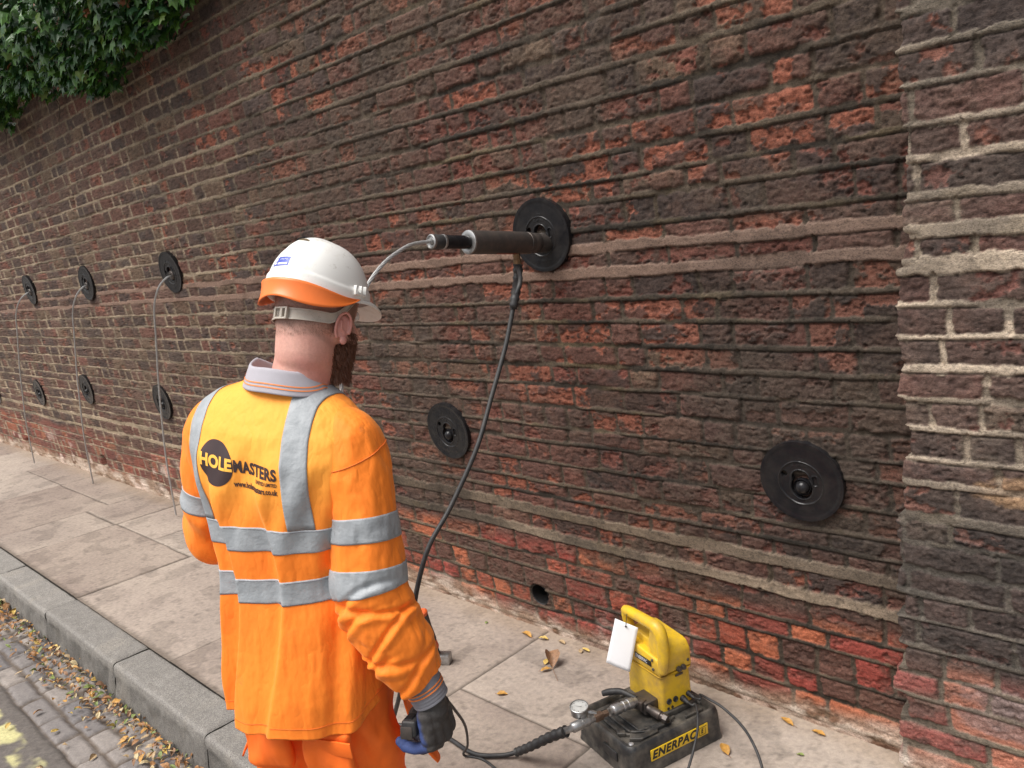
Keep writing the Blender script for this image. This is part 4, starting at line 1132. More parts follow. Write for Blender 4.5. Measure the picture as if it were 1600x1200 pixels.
M_PRINT = simple('dark_print', (.035, .018, .020), .6, 0, .2, (.08, .04, .03), 60, 0)
M_PRINTY = simple('pale_print', (.95, .50, .07), .6, 0, .1, (.7, .3, .03), 60, 0)
M_COLLAR = simple('lilac_grey_knit', (.40, .38, .42), .8, 0, .25, (.25, .23, .25), 30, .3, .0006, 900)
M_CUFF = simple('grey_rib_knit', (.22, .22, .25), .8, 0, .3, (.15, .14, .15), 30, .3, .0006, 900)
M_SEAM = simple('orange_thread', (.75, .16, .02), .8, 0, .1, (.4, .1, .02), 30, 0)
M_PIPE = simple('orange_stripe', (.90, .26, .06), .7, 0, .1, (.5, .15, .04), 30, 0)

HM = Matrix.Translation((.085, .073, 1.662)) @ Matrix.Rotation(math.radians(-8), 4, 'Z') @ Matrix.Rotation(math.radians(-13), 4, 'X') @ Matrix.Rotation(math.radians(2), 4, 'Y')
def hp(x, y, z): return HM @ Vector((x, y, z))
HR = HM.to_3x3()
SH_R = Vector((.170, -.005, 1.408)); EL_R = Vector((.208, -.055, 1.085)); WR_R = Vector((.292, -.030, .858))
SH_L = Vector((-.180, .01, 1.430)); EL_L = Vector((-.262, .055, 1.165)); WR_L = Vector((-.12, .29, 1.09))

def person():
    mb = MB()
    mb.cap((.030, -.008, 1.42), hp(0, -.020, -.06), .066, .060, 24)
    mb.cap((.0, .0, 1.42), (.02, -.005, 1.50), .085, .055, 24)
    mb.ell((0, .0, 1.24), (.150, .088, .19)); mb.ell((0, 0, .98), (.140, .095, .16))
    for S_, E_, W_ in ((SH_R, EL_R, WR_R), (SH_L, EL_L, WR_L)):
        mb.cap(S_, E_, .046, .038); mb.cap(E_, W_, .037, .024); mb.cap(Vector((S_.x*.5, 0, S_.z+.0)), S_, .06, .046)
    for A, B, C_, T in LEGS:
        mb.cap(A, B, .072, .050); mb.cap(B, C_, .048, .036); mb.cap(C_, T, .036, .028)
    # head
    def he(c, r, rot=None, nu=28, nv=18): mb.ell(hp(*c), r, HR @ (rot or Matrix.Identity(3)), nu, nv)
    he((0, .0, .022), (.0755, .096, .090)); he((0, -.028, -.020), (.068, .062, .068)); he((0, .040, -.050), (.058, .050, .070))
    he((0, .066, -.100), (.036, .028, .028)); he((0, .072, .030), (.052, .022, .020))
    mb.cap(hp(0, .090, .008), hp(0, .112, -.034), .008, .0125); he((.011, .100, -.038), (.008, .009, .007)); he((-.011, .100, -.038), (.008, .009, .007))
    he((0, .091, -.066), (.022, .009, .006)); he((0, .090, -.075), (.020, .009, .006))
    mb.cap(hp(.05, .045, -.06), hp(.056, -.005, -.045), .016, .016); mb.cap(hp(-.05, .045, -.06), hp(-.056, -.005, -.045), .016, .016)
    mb.cap(hp(.0, -.03, -.03), hp(0, -.032, -.09), .060, .060, 24)
    b = remesh(mb.build('person', None), .0042, 4, .6)
    b.matrix_world = PW
    tag(b, 'man in orange high visibility clothes and a white helmet, back turned, facing the wall jack', 'person')
    co = get_co(b.data); inv = np.array(HM.inverted()); hc = co@inv[:3, :3].T+inv[:3, 3]
    x, y, z = hc.T
    # nape creases and skin tone
    skin = np.array([.62, .335, .27]); pink = np.array([.62, .26, .22]); stub = np.array([.33, .195, .15]); brown = np.array([.15, .085, .055])
    n = fbm(x*60+z*31, y*60+z*17, 4, 3)
    w = ss(-.2, .5, fbm(x*16+5, z*16+y*9, 7, 2))[:, None]; col = skin*(1-.65*w)+pink*.65*w; vv = ss(.2, .6, fbm(x*30, z*40+y*20, 17, 3))[:, None]; col = col*(1-.16*vv)
    hl = ss(-.062, -.020, z+.006*n)*ss(.066, .045, y-z*.2)      # shaved hair
    col = col*(1-.8*hl[:, None])+stub*.8*hl[:, None]
    side = ss(.0, .035, y)*ss(-.06, .0, z)*ss(.066, .050, y); col = col*(1-.7*side[:, None])+brown*.7*side[:, None]
    col = col*(1+.06*n)[:, None]
    ns = get_no(b.data)
    hidx = np.where((hl > .15) & (z > -.06) & (z < .06))[0]; rr = np.random.RandomState(3); V = []; F = []; q = 0
    for i in rr.choice(hidx, min(len(hidx)*3, 9000)):
        p = Vector(co[i])+Vector(rr.randn(3)*.0016); nn = Vector(ns[i]); d_ = (nn*.55+Vector((0, 0, -1))*.7+Vector(rr.randn(3)*.25)).normalized(); sd_ = d_.cross(nn).normalized()*.00022
        V += [tuple(p-sd_), tuple(p+sd_), tuple(p+d_*rr.uniform(.003, .0055))]; F.append([q, q+1, q+2]); q += 3
    hm = Nt('cropped_hair'); hm.set((.17, .085, .05), .6); mesh_obj('hair', V, F, hm.m, b, False)
    co = co+ns*(.0006*n)[:, None]; set_co(b.data, co)
    set_col(b.data, col)
    t = Nt('skin'); a = t.new('ShaderNodeAttribute', attribute_name='Col'); nz = t.noise(170, 5, .7)
    t.set(t.mix(1, a.outputs['Color'], t.ramp(nz, .3, .7, (.90, .88, .88, 1), (1.08, 1.08, 1.08, 1)), 'MULTIPLY'), .52)
    t.b.inputs['Subsurface Weight'].default_value = .12; t.b.inputs['Subsurface Radius'].default_value = (.01, .004, .002); t.b.inputs['Subsurface Scale'].default_value = .3
    t.bump(nz, .25, .0008); b.data.materials.append(t.m)
    return b, t.m
# both feet in the road channel; hip, knee, ankle, toe (person's own axes)
LEGS = [(Vector((.085, -.01, .92)), Vector((.100, -.005, .50)), Vector((.095, -.03, .10)), Vector((.105, .13, .045))),
        (Vector((-.085, -.01, .92)), Vector((-.105, .02, .50)), Vector((-.110, -.06, .10)), Vector((-.125, .10, .045)))]
MAN, M_SKIN = person()
def pl_(name, mb_or_obj, mat, parent=MAN, **k):
    return mb_or_obj.build(name, mat, parent, **k)

# ears
for s in (1, -1):
    mb = MB(); R_ = HR @ Matrix.Rotation(math.radians(-12), 3, 'X') @ Matrix.Rotation(math.radians(-22*s), 3, 'Z')
    c = hp(.079*s if s > 0 else -.088, -.006, -.034)
    q = lambda a, b_, d: c+R_ @ Vector((d*s, a, b_))
    rim = []
    for k in range(15):
        a = math.radians(-115+k*19); rim.append(q(-.013*math.sin(a)*1.25-.002, .030*math.cos(a)*(1 if math.cos(a) > 0 else .9), .006+.004*math.cos(a)))
    mb.tube(rim, [.0032]*15, 8); mb.ell(c+R_ @ Vector((.001*s, 0, .002)), (.0045, .0155, .026), R_); mb.ell(q(.004, -.026, .003), (.005, .008, .009), R_); mb.tube([q(.006, -.012, .004), q(-.006, -.004, .006), q(-.008, .014, .006)], .003, 8); mb.ell(q(.013, -.004, .003), (.004, .004, .006), R_)
    o = mb.build('ear', None, MAN); remesh(o, .0016, 3, .5); n = len(o.data.vertices)
    set_col(o.data, np.tile(np.array([.60, .27, .225]), (n, 1))); o.data.materials.append(M_SKIN)
# eyes (hidden from the photo's side)
for s in (1, -1):
    mb = MB(); mb.ell(hp(.030*s, .083, -.002), (.0115, .0115, .0115)); ey = mb.build('eye', simple('eye_white', (.75, .72, .70), .2, 0, 0), MAN)
    mb = MB(); mb.ell(hp(.030*s, .0925, -.003), (.005, .0028, .005), HR); mb.build('iris', simple('iris', (.05, .09, .12), .2, 0, 0), ey)

# beard: dense short strands over the jaw
def beard():
    r = random.Random(3); V = []; F = []; n = 0
    def strand_(p, d, L, w):
        nonlocal n
        d = d.normalized(); sd_ = d.cross(Vector((r.gauss(0, 1), r.gauss(0, 1), r.gauss(0, 1)))).normalized()*w
        g = Vector((0, 0, -1)); q1 = p+d*L*.5; q2 = p+(d+g*.5).normalized()*L
        V.extend([tuple(p-sd_), tuple(p+sd_), tuple(q1+sd_*.8), tuple(q1-sd_*.8), tuple(q2)]); F.extend([[n, n+1, n+2, n+3], [n+3, n+2, n+4]]); n += 5
    for i in range(15000):
        a = r.uniform(-2.3, 2.3)                        # around the jaw, 0 = front
        zz = r.uniform(-.135, -.040)
        rx = .0630; ry = .0535
        cx, cy = 0, .029
        low = ss(-.06, -.125, np.float64(zz))
        x = rx*math.sin(a)*(1-.30*low); y = cy+ry*math.cos(a)*(1-.12*low)
        if abs(a) > 1.75 and zz > -.065: continue
        if abs(a) < .5 and zz > -.055: continue
        p = hp(x, y, zz); d = HR @ Vector((math.sin(a)*.55, math.cos(a)*.30-.1, -.8)); d = d+Vector((r.gauss(0, .22), r.gauss(0, .22), r.gauss(0, .22)))
        strand_(p, d, r.uniform(.009, .019)*(1+.5*low), .0007)
    t = Nt('beard_hair'); nn = t.noise(300, 3); t.set(t.mix(nn, (.085, .034, .020), (.24, .10, .052)), .5)
    o = mesh_obj('beard', V, F, t.m, MAN, False)
    mb = MB(); mb.ell(hp(0, .032, -.085), (.061, .051, .052), HR); mb.ell(hp(0, .046, -.122), (.038, .034, .036), HR); mb.ell(hp(.020, .026, -.098), (.038, .036, .036), HR); mb.ell(hp(-.020, .026, -.098), (.038, .036, .036), HR)
    b_ = mb.build('beard_core', t.m, o)
beard()

# ---------------- helmet
HH = HM @ Matrix.Translation((0, .003, .031)) @ Matrix.Rotation(math.radians(-6), 4, 'X')
def hh(p): return HH @ Vector(p)
def helmet():
    root = bpy.data.objects.new('helmet', None); COL.objects.link(root); root.parent = MAN
    A, B, Hh = .098, .120, .115
    def dome(phi, th, off=0):
        # phi: 0 = front, grows towards the right ear; th: 0 rim .. pi/2 crown
        c = np.cos(th)**.82; s_ = np.sin(th)**1.0
        x = (A+off)*np.sin(phi)*c; y = (B+off)*np.cos(phi)*c*(1-.05*s_); z = .004+(Hh+off)*s_
        back = np.clip(-np.cos(phi), 0, 1); front = np.clip(np.cos(phi), 0, 1)
        z = z-.012*(1-s_)*np.exp(-((np.abs(phi)-1.75)/.55)**2)+.010*(1-s_)*back**2
        # raised centre ridge
        ridge = np.exp(-(x/.020)**4)*ss(.35, .8, th)*.0045; z = z+ridge
        # step above the rim on the sides
        st = .003*ss(.16, .22, th); x = x*(1-st*.0)-np.sin(phi)*st; y = y-np.cos(phi)*st
        return x, y, z
    ph = np.linspace(-np.pi, np.pi, 145)[:-1]; th = np.concatenate([np.linspace(0, .3, 14), np.linspace(.32, np.pi/2-.01, 44)])
    PH, TH = np.meshgrid(ph, th)
    x, y, z = dome(PH, TH)
    P = np.stack([x, y, z], -1)
    # brim lip and peak below/around the rim, then inner surface
    def ring(k, dz):
        x0, y0, z0 = dome(ph, np.zeros_like(ph)); f = np.clip(np.cos(ph), 0, 1)**2.2*(np.abs(ph) < 1.5)
        e = .003+.046*f
        return np.stack([x0+np.sin(ph)*e*k*.7, y0+np.cos(ph)*e*k, z0+dz-(.020*f)*k*k], -1)
    rings = [ring(1, -.004), ring(1, -.0015), ring(.98, 0.0), ring(.7, .0005), ring(.35, .001)]
    inner = []
    for off, tt in ((-.004, .0), (-.004, .3), (-.004, .8), (-.004, 1.3), (-.004, 1.55)):
        xi, yi, zi = dome(ph, np.full_like(ph, tt), off); inner.append(np.stack([xi, yi, zi-.002], -1))
    P = np.concatenate([np.stack(inner[::-1]), np.stack([ring(.9, -.006)]), np.stack(rings), P])
    V, F = grid(P, True)
    V = [tuple(hh(v)) for v in V]
    m = len(ph); F = F.tolist(); top = len(V)-m
    V.append(tuple(hh((0, 0, P[-1][:, 2].mean()+.0002)))); F += [[top+i, top+(i+1) % m, len(V)-1] for i in range(m)]
    t = Nt('helmet_shell'); n = t.noise(14, 6, .7); n2 = t.noise(55, 5)
    c_ = t.mix(t.ramp(n, .52, .80), (.86, .85, .82), (.60, .55, .47)); c_ = t.mix(t.mix(.5, (0, 0, 0), t.ramp(n2, .62, .72)), c_, (.40, .36, .30))
    t.set(c_, .30); t.bump(n2, .05, .0005)
    mesh_obj('shell', V, F, t.m, root).data.set_sharp_from_angle(angle=math.radians(50))
    def patch(name, phs, ths, off, mat, parent=root):
        PH, TH = np.meshgrid(phs, ths); x, y, z = dome(PH, TH, off)
        v, f = grid(np.stack([x, y, z], -1)); v = [tuple(hh(q)) for q in v]
        return mesh_obj(name, v, f, mat, parent)
    # vents: lens shaped dark slots near the crown
    vm = simple('vent_shadow', (.16, .115, .06), .7, 0, .5)
    def vent(ph0, th0, w=.17, h=.055, rot=0):
        V = []
        for k in range(24):
            a = 2*math.pi*k/24; u = math.cos(a); v = math.sin(a)*(1-abs(math.cos(a))**1.6*.35)
            V.append((ph0+w*u, th0+h*v+rot*u))
        V.append((ph0, th0)); X_, Y_, Z_ = dome(np.array([q[0] for q in V]), np.array([q[1] for q in V]), .0009)
        mesh_obj('vent', [tuple(hh(q)) for q in zip(X_, Y_, Z_)], [[i, (i+1) % 24, 24] for i in range(24)], vm, root)
    vent(3.02, 1.00, .24, .050, .0); vent(-2.2, 1.05, .24, .05, .0); vent(.5, 1.2, .36, .05); vent(-.5, 1.2, .36, .05)
    # sticker on the back
    blue = simple('blue_sticker', (.03, .06, .42), .35, 0, .25, (.3, .35, .6), 120, 0)
    st = patch('sticker', np.linspace(2.96, 3.42, 9), np.linspace(.26, .46, 6), .0007, blue)
    patch('sticker_band', np.linspace(2.99, 3.26, 7), np.linspace(.285, .325, 3), .0012, M_WHITE, st)
    patch('sticker_corner', np.linspace(3.31, 3.43, 5), np.linspace(.29, .465, 4), .0012, M_WHITE, st)
    for k in range(5):
        patch('sticker_mark', np.linspace(3.03+.045*k, 3.045+.045*k, 2), np.linspace(.385+.012*(k % 2), .415+.006*(k % 2), 2), .0012, M_WHITE, st)
    for (a0, a1, b0, b1) in ((3.315, 3.34, .41, .44), (3.37, 3.39, .39, .42), (3.32, 3.35, .33, .37), (3.37, 3.41, .295, .315)):
        patch('sticker_mark', np.linspace(a0, a1, 2), np.linspace(b0, b1, 2), .0016, blue, st)
    # orange nape guard: band from temple to temple under the rim
    ph2 = np.linspace(np.pi*.47, np.pi*1.53, 80); rows = []
    for k in np.linspace(0, 1, 9):
        x0, y0, z0 = dome(ph2, np.full_like(ph2, .03), .0058)
        u = (ph2-np.pi)/(np.pi*.53); hgt = .050*(1-np.abs(u)**3.0)+.0
        wv = .006*np.cos(u*np.pi*2.0)*(1-np.abs(u)**2)
        z1 = z0-.003-k*(hgt*.86-wv*k); fl = -.002*np.sin(k*3.14)+.003*k*k
        rows.append(np.stack([x0*(1+fl/.12), y0*(1+fl/.14), z1], -1))
    v, f = grid(np.stack(rows)); v = [tuple(hh(q)) for q in v]
    og = mesh_obj('nape_guard', v, f, simple('orange_plastic', (.90, .20, .035), .38, 0, .2, (.5, .12, .03), 30, .04), root)
    md = og.modifiers.new('s', 'SOLIDIFY'); md.thickness = .0018; md.offset = 0
    # head strap with buckle
    sm = simple('off_white_strap', (.52, .47, .41), .45, 0, .4, (.32, .27, .20), 50, .1)
    ph3 = np.linspace(np.pi*.30, np.pi*1.70, 90); rows = []
    for k in (0, .12, .13, .87, .88, 1):
        u = (ph3-np.pi)/(np.pi*.7); rise = .060*ss(.52, .95, np.abs(u)); wd = .0115*(1-.35*ss(.4, .9, np.abs(u)))
        rr_ = .0012 if k in (.13, .87) else 0; rr_ = .0 if k in (.12, .88, 0, 1) else -.0018
        a_, b_ = .0790+rr_, .0985+rr_
        z0 = -.052+rise+wd*(1-2*k)
        rows.append(np.stack([a_*np.sin(ph3), b_*np.cos(ph3)+.002, z0], -1))
    v, f = grid(np.stack(rows)); v = [tuple(hh(q)) for q in v]; so = mesh_obj('head_strap', v, f, sm, root, False)
    md = so.modifiers.new('s', 'SOLIDIFY'); md.thickness = .0022
    mb = MB(); bx = lambda cx, cz, w, h_, d: mb.box(hh((cx, -.0985, cz-.006)), (w, d, h_), HH.to_3x3(), .0012)
    bx(0, -.0355, .034, .004, .006); bx(0, -.0565, .034, .004, .006); bx(-.015, -.046, .004, .024, .006); bx(.015, -.046, .005, .024, .006); bx(.0, -.046, .004, .020, .005); bx(.0045, -.046, .003, .018, .008)
    mb.build('buckle', sm, so)
    # clip slot on the right side of the shell
    mb = MB()
    for ph_ in (1.28, 1.42, 1.56):
        x, y, z = dome(np.array([ph_]), np.array([.16]), .002); mb.box(hh((x[0], y[0], z[0])), (.005, .008, .020), HH.to_3x3() @ Matrix.Rotation(-ph_, 3, 'Z'), .001)
    x, y, z = dome(np.array([1.42]), np.array([.10]), .002); mb.box(hh((x[0], y[0], z[0])), (.034, .006, .006), HH.to_3x3() @ Matrix.Rotation(-1.42, 3, 'Z'), .001)
    mb.build('side_clip', t.m, root)
    tag(root, 'white helmet with an orange nape guard')
helmet()

# ---------------- shirt
TB = np.array([  # z, cx, cy, a, back, front, tilt
 [.845, .000, -.036, .192, .160, .140, .00], [.90, .000, -.032, .194, .157, .138, .00], [1.00, .000, -.022, .191, .143, .132, -.01],
 [1.12, .000, -.012, .184, .128, .128, -.03], [1.24, .000, -.010, .196, .134, .125, -.06], [1.33, .000, -.008, .208, .136, .118, -.09],
 [1.395, .002, -.004, .214, .128, .108, -.12], [1.442, .006, .000, .207, .114, .098, -.14], [1.476, .010, .004, .184, .096, .086, -.15],
 [1.500, .018, .008, .150, .082, .078, -.16], [1.516, .026, .010, .108, .072, .072, -.17], [1.532, .032, .012, .078, .064, .066, -.18]])
_tt = np.linspace(0, 1, 401); _src = np.linspace(0, 1, len(TB))
TT = np.stack([np.interp(_tt, _src, TB[:, i]) for i in range(7)], -1)
_k = np.exp(-np.linspace(-2, 2, 31)**2); _k /= _k.sum()
TT = np.stack([np.convolve(np.pad(TT[:, i], 15, mode='reflect', reflect_type='odd'), _k, 'valid') for i in range(7)], -1)
def g_(x, w): return np.exp(-(x/w)**2)
def torso(u, t, off=0.0):
    u = np.asarray(u, float); t = np.asarray(t, float); u, t = np.broadcast_arrays(u, t)
    c = [np.interp(t, _tt, TT[:, i]) for i in range(7)]
    z, cx, cy, a, bb, bf, tl = c
    s_, k = np.sin(u), np.cos(u); p = .88
    sx = np.sign(s_)*np.abs(s_)**p; ky = np.sign(k)*np.abs(k)**p
    b = np.where(k > 0, bb, bf)
    nx, ny = s_/1.0, -k*1.25; L = np.hypot(nx, ny); nx, ny = nx/L, ny/L
    dn = 1-t                                    # 1 at hem
    lowf = ss(.95, .35, t); z0 = z
    f = 0
    uu = u+.10*np.sin(z*9+1)*lowf
    # long drape folds on the back
    A1 = ss(1.42, 1.20, z)
    def fold(u0, w, e=.03): q_ = uu-u0; return ss(-e, e, q_)*np.exp(-np.maximum(q_, 0)/w)
    f = f+A1*(.020*(fold(-.36-.10*(1.25-z), .22)-.35)+.014*(fold(.12-.12*(1.25-z), .26, .035)-.35)-.010*g_(uu+.50, .12)-.006*g_(uu-.02, .10))
    f = f+ss(1.36, 1.1, z)*(.012*fold(-.80, .2, .05))
    f = f+ss(1.33, 1.0, z)*(.012*g_(uu+.85, .16)-.010*g_(uu+.62, .12)-.010*g_(uu-.80, .16)+.010*g_(uu-1.1, .2))
    f = f+ss(1.1, .85, z)*(.007*np.sin(uu*3.3+.8)+.0025*np.sin(uu*7+2))
    # shallow folds from the shoulder blades
    f = f+.004*ss(1.44, 1.36, z)*ss(1.1, 1.3, z)*(np.sin(u*16+3*np.sin(z*12)))*g_(u, 1.0)
    # pull lines towards the right armpit and waist bunching
    f = f+.0045*np.sin((z*34-u*5.0)+1.4*np.sin(u*3))*g_(u-1.15, .55)*ss(1.42, 1.3, z)*ss(.95, 1.1, z)
    f = f+.004*np.sin(z*46-u*6+2*np.sin(u*2.3))*g_(u+1.2, .5)*ss(1.42, 1.3, z)
    f = f+.0045*fbm(u*2.2+7, z*4.5, 31, 3)*ss(1.46, 1.38, z)+.0018*fbm(u*9, z*11, 33, 2)*ss(1.48, 1.42, z)
    # arm side flattening near the top, spine groove
    f = f-.006*g_(u, .16)*ss(1.1, 1.3, z)*ss(1.45, 1.38, z)+.006*(g_(u-.5, .25)+g_(u+.5, .25))*ss(1.22, 1.34, z)*ss(1.44, 1.38, z)
    x = cx+a*sx+nx*(f+off); y = cy-b*ky+ny*(f+off)
    hemw = ss(.16, .0, t)*(.012*np.sin(uu*2.4+2.2)+.006*np.sin(u*5)+.002*np.sin(u*9+1)); vent = 0
    zz = z+tl*(x-cx)+hemw-.020*ss(.22, .0, t)*g_(u, 1.0)
    upw = ss(1.40, 1.47, z)
    zz = zz+off*upw; x = x-nx*off*upw*.6; y = y-ny*off*upw*.6
    return np.stack([x, y, zz], -1)
def t_of_z(z): return np.interp(z, TT[:, 0], _tt)
def u_of_x(x, t, back=True):
    cx = np.interp(t, _tt, TT[:, 1]); a = np.interp(t, _tt, TT[:, 3]); q = np.clip((x-cx)/a, -1, 1)
    u = np.arcsin(np.sign(q)*np.abs(q)**(1/.88)); return u if back else np.pi-u

SHIRT = bpy.data.objects.new('shirt', None)
def shirt():
    us = np.linspace(-np.pi, np.pi, 361)[:-1]; ts = np.linspace(0, 1, 230)
    U, T = np.meshgrid(us, ts); P = torso(U, T)
    # turned hem: two rows going inside
    h0 = torso(us, np.zeros_like(us), -.003); h1 = torso(us, np.full_like(us, .05), -.005)
    P = np.concatenate([h1[None], h0[None], P])
    v, f = grid(P, True)
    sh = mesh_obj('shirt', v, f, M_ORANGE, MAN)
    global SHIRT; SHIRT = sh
    co = get_co(sh.data); overexp_w = ss(1.21, 1.40, co[:, 2]+.03*fbm(co[:, 0]*8, co[:, 2]*8, 5, 2))*ss(.06, -.04, co[:, 1])*.85  # weight of the painted over-exposure, rising up the back
    at_ = sh.data.attributes.new('overexp', 'FLOAT', 'POINT'); at_.data.foreach_set('value', overexp_w.astype(np.float32))
    tag(sh, 'orange long sleeved polo shirt with grey reflective bands')
    # hem stitching
    mb = MB(); q = torso(us, np.full_like(us, .035), .0006); mb.tube([tuple(p) for p in q[::3]]+[tuple(q[0])], .0007, 5); mb.build('hem_seam', M_SEAM, sh)
    # tape round the body
    for z0 in (1.234, 1.124):
        zs = np.linspace(z0-.025, z0+.025, 13); us2 = np.linspace(-np.pi, np.pi, 361)
        T2 = t_of_z(zs); U2, TT2 = np.meshgrid(us2, T2); Q = torso(U2, TT2, .0016); lo = torso(us2, np.full_like(us2, T2[0]), -.001)[None]; hi = torso(us2, np.full_like(us2, T2[-1]), -.001)[None]
        v, f = grid(np.concatenate([lo, Q, hi])); mesh_obj('reflective_band', v, f, M_TAPE, sh)
        for zz in (z0-.0225, z0+.0225):
            q = torso(us2, np.full_like(us2, t_of_z(zz)), .0020); mb = MB(); mb.tube([tuple(p) for p in q[::4]], .0005, 4); mb.build('stitching', M_CUFF, sh)
    # braces over the shoulders
    for xc in (.112, -.142):
        xs = np.linspace(xc-.0255, xc+.0255, 15); rows = []
        K = np.concatenate([np.linspace(0, .93, 70), np.linspace(.94, 1, 20)])
        for x in xs:
            aa = TT[:, 3]+np.sign(x)*TT[:, 1]; ok = np.where(aa > abs(x)+.0005)[0]; tm = _tt[ok[-1]]; t0 = t_of_z(1.26)
            tb = t0+(tm-t0)*(1-(1-K)**1.6); ub = u_of_x(x+.012*(xc > 0)*ss(1.30, 1.27, np.interp(tb, _tt, TT[:, 0]))*0, tb); uf = u_of_x(x, tb[::-1], False)
            rows.append(np.concatenate([torso(ub, tb, .0019), torso(uf, tb[::-1], .0019)]))
        R_ = np.stack(rows, 1); v, f = grid(R_)
        o = mesh_obj('reflective_brace', v, f, M_TAPE, sh); md = o.modifiers.new('s', 'SOLIDIFY'); md.thickness = .0014; md.offset = -1
    # print on the back
    zb = 1.382
    def onback(V, x0, z0, off):
        x = V[:, 0]+x0; z = V[:, 1]+z0-.07*(V[:, 0]+x0+.02); t_ = t_of_z(z); return torso(u_of_x(x, t_), t_, off)
    def pr(s, size, bold, width, x0, z0, mat, off, **k):
        V, F = text_flat(s, size, bold, width, cell=.006, **k); return mesh_obj('lettering', onback(V, x0, z0, off), F, mat, sh, False)
    rr = np.linspace(0, .043, 16); aa = np.linspace(0, 2*np.pi, 73); Rg, Ag = np.meshgrid(rr, aa, indexing='ij')
    V = np.stack([Rg*np.cos(Ag), Rg*np.sin(Ag)], -1); P = onback(V.reshape(-1, 2), -.066, zb, .0007).reshape(16, 73, 3); v, f = grid(P); mesh_obj('logo_disc', v, f, M_PRINT, sh)
    pr('HOLE', .032, .0014, .082, -.066, zb+.001, M_PRINTY, .0013, space=1.05)
    pr('MASTERS', .032, .0014, .102, .029, zb+.001, M_PRINT, .0010, space=1.08)
    pr('UNITED LIMITED', .010, .0003, .050, .054, zb-.019, M_PRINT, .0010)
    pr('www.holemasters.co.uk', .0165, .0005, .105, .027, zb-.034, M_PRINT, .0010)
    # collar
    def collar(u, k, off=0):
        # k 0 inner bottom, .45 fold, 1 outer lower edge ; u 0 = back
        prof_r = np.interp(k, [0, .42, .48, .54, 1], [.063, .0610, .0625, .065, .083])+off
        prof_z = np.interp(k, [0, .42, .48, .54, 1], [1.506, 1.563, 1.566, 1.563, 1.520])+off*.5
        fr = np.clip(-np.cos(u), 0, 1); cxx = .020+.012*ss(.0, .5, prof_z-1.5); r = prof_r*(1+.06*np.abs(np.sin(u)))
        x = .034+r*np.sin(u)*1.04; y = .006-r*np.cos(u)*.98
        z = prof_z-.035*fr-.20*(x-.034)+.003*np.sin(u*3+1)
        return np.stack([x, y, z], -1)
    us = np.linspace(-2.75, 2.75, 160); ks = np.linspace(0, 1, 30); U, K = np.meshgrid(us, ks)
    v, f = grid(collar(U, K)); o = mesh_obj('collar', v, f, M_COLLAR, sh); md = o.modifiers.new('s', 'SOLIDIFY'); md.thickness = .0016
    for k0 in (.80, .87):
        U, K = np.meshgrid(us, np.linspace(k0, k0+.022, 3)); v, f = grid(collar(U, K, .0026)); mesh_obj('collar_stripe', v, f, M_PIPE, o)
    # sleeves
    def path(P, n=200):
        Q, _ = catmull([Vector(p) for p in P], 0, 40); Q = np.array([tuple(q) for q in Q]); L = np.r_[0, np.cumsum(np.linalg.norm(np.diff(Q, axis=0), axis=1))]
        return Q, L
    def frames(Q):
        T_ = np.gradient(Q, axis=0); T_ /= np.linalg.norm(T_, axis=1)[:, None]
        U_ = []; up = Vector((0, -1, 0))
        for t_ in T_:
            t_ = Vector(t_); up = (up-t_*up.dot(t_)).normalized(); U_.append(tuple(up))
        U_ = np.array(U_); return T_, U_, np.cross(T_, U_)
    def sleeve_fn(P, rad, wr, seed):
        Q, L = path(P); T_, U_, B_ = frames(Q); Lt = L[-1]
        def S(a, s, off=0):
            a = np.asarray(a, float); s = np.asarray(s, float); a, s = np.broadcast_arrays(a, s)
            c = np.stack([np.interp(s, L, Q[:, i]) for i in range(3)], -1); uu = np.stack([np.interp(s, L, U_[:, i]) for i in range(3)], -1); bb = np.stack([np.interp(s, L, B_[:, i]) for i in range(3)], -1)
            r = np.interp(s, rad[0], rad[1]); q = wr((a+np.pi) % (2*np.pi)-np.pi, s, r)*ss(.02, .11, s)
            rr_ = r+q+off
            return c+(uu*np.cos(a)[..., None]*1.02+bb*np.sin(a)[..., None])*rr_[..., None]
        return S, Lt
    def wrR(a, s, r):
        el = g_(s-.40, .06); lo = ss(.43, .52, s)
        crs = lambda q_: 1.1-2.0*np.abs(np.cos(q_/2))**.8*0-2.0*(1-np.sqrt(np.abs(np.sin(q_/2))+.02))
        w = el*.0018*crs(s*88+a*2.6+1.9*np.sin(a*1.5+1)+3*fbm(a*1.1, s*6, 55, 2))*(.4+.6*np.cos(a-.2))
        w = w+lo*(.0016*crs(s*105-a*1.6+1.8*np.sin(a*2))+.005*np.cos(a*2+s*20))
        for s0, ph_, k_s in ((.385, .4, .035), (.412, 5.6, -.030), (.440, 1.0, .040), (.468, 6.0, .034), (.500, .2, -.034), (.530, 1.2, .028), (.555, 5.8, .02)):
            cq = s-s0-k_s*np.sin(a-ph_); w = w+(-.0065*g_(cq, .0060)+.0040*g_(cq-.014, .009))*ss(-.5, .6, np.cos(a-ph_))
        w = w+.006*fbm(a*1.3+4, s*9, 51, 3)+.0025*fbm(a*4, s*26, 52, 2)+.004*np.sin(a*2+s*14)
        w = w-.006*g_(s-.04, .05)
        return w
    PR = [SH_R+Vector((-.060, .0, .014)), SH_R+Vector((.0, 0, .0)), SH_R.lerp(EL_R, .35)+Vector((.006, .003, 0)), SH_R.lerp(EL_R, .75), EL_R, EL_R.lerp(WR_R, .5)+Vector((.004, -.008, 0)), WR_R+Vector((-.012, -.002, .048))]
    SR, LR = sleeve_fn(PR, ([0, .03, .07, .14, .24, .36, .44, .53, .57, .61], [.034, .052, .067, .073, .074, .072, .069, .062, .052, .041]), wrR, 1)
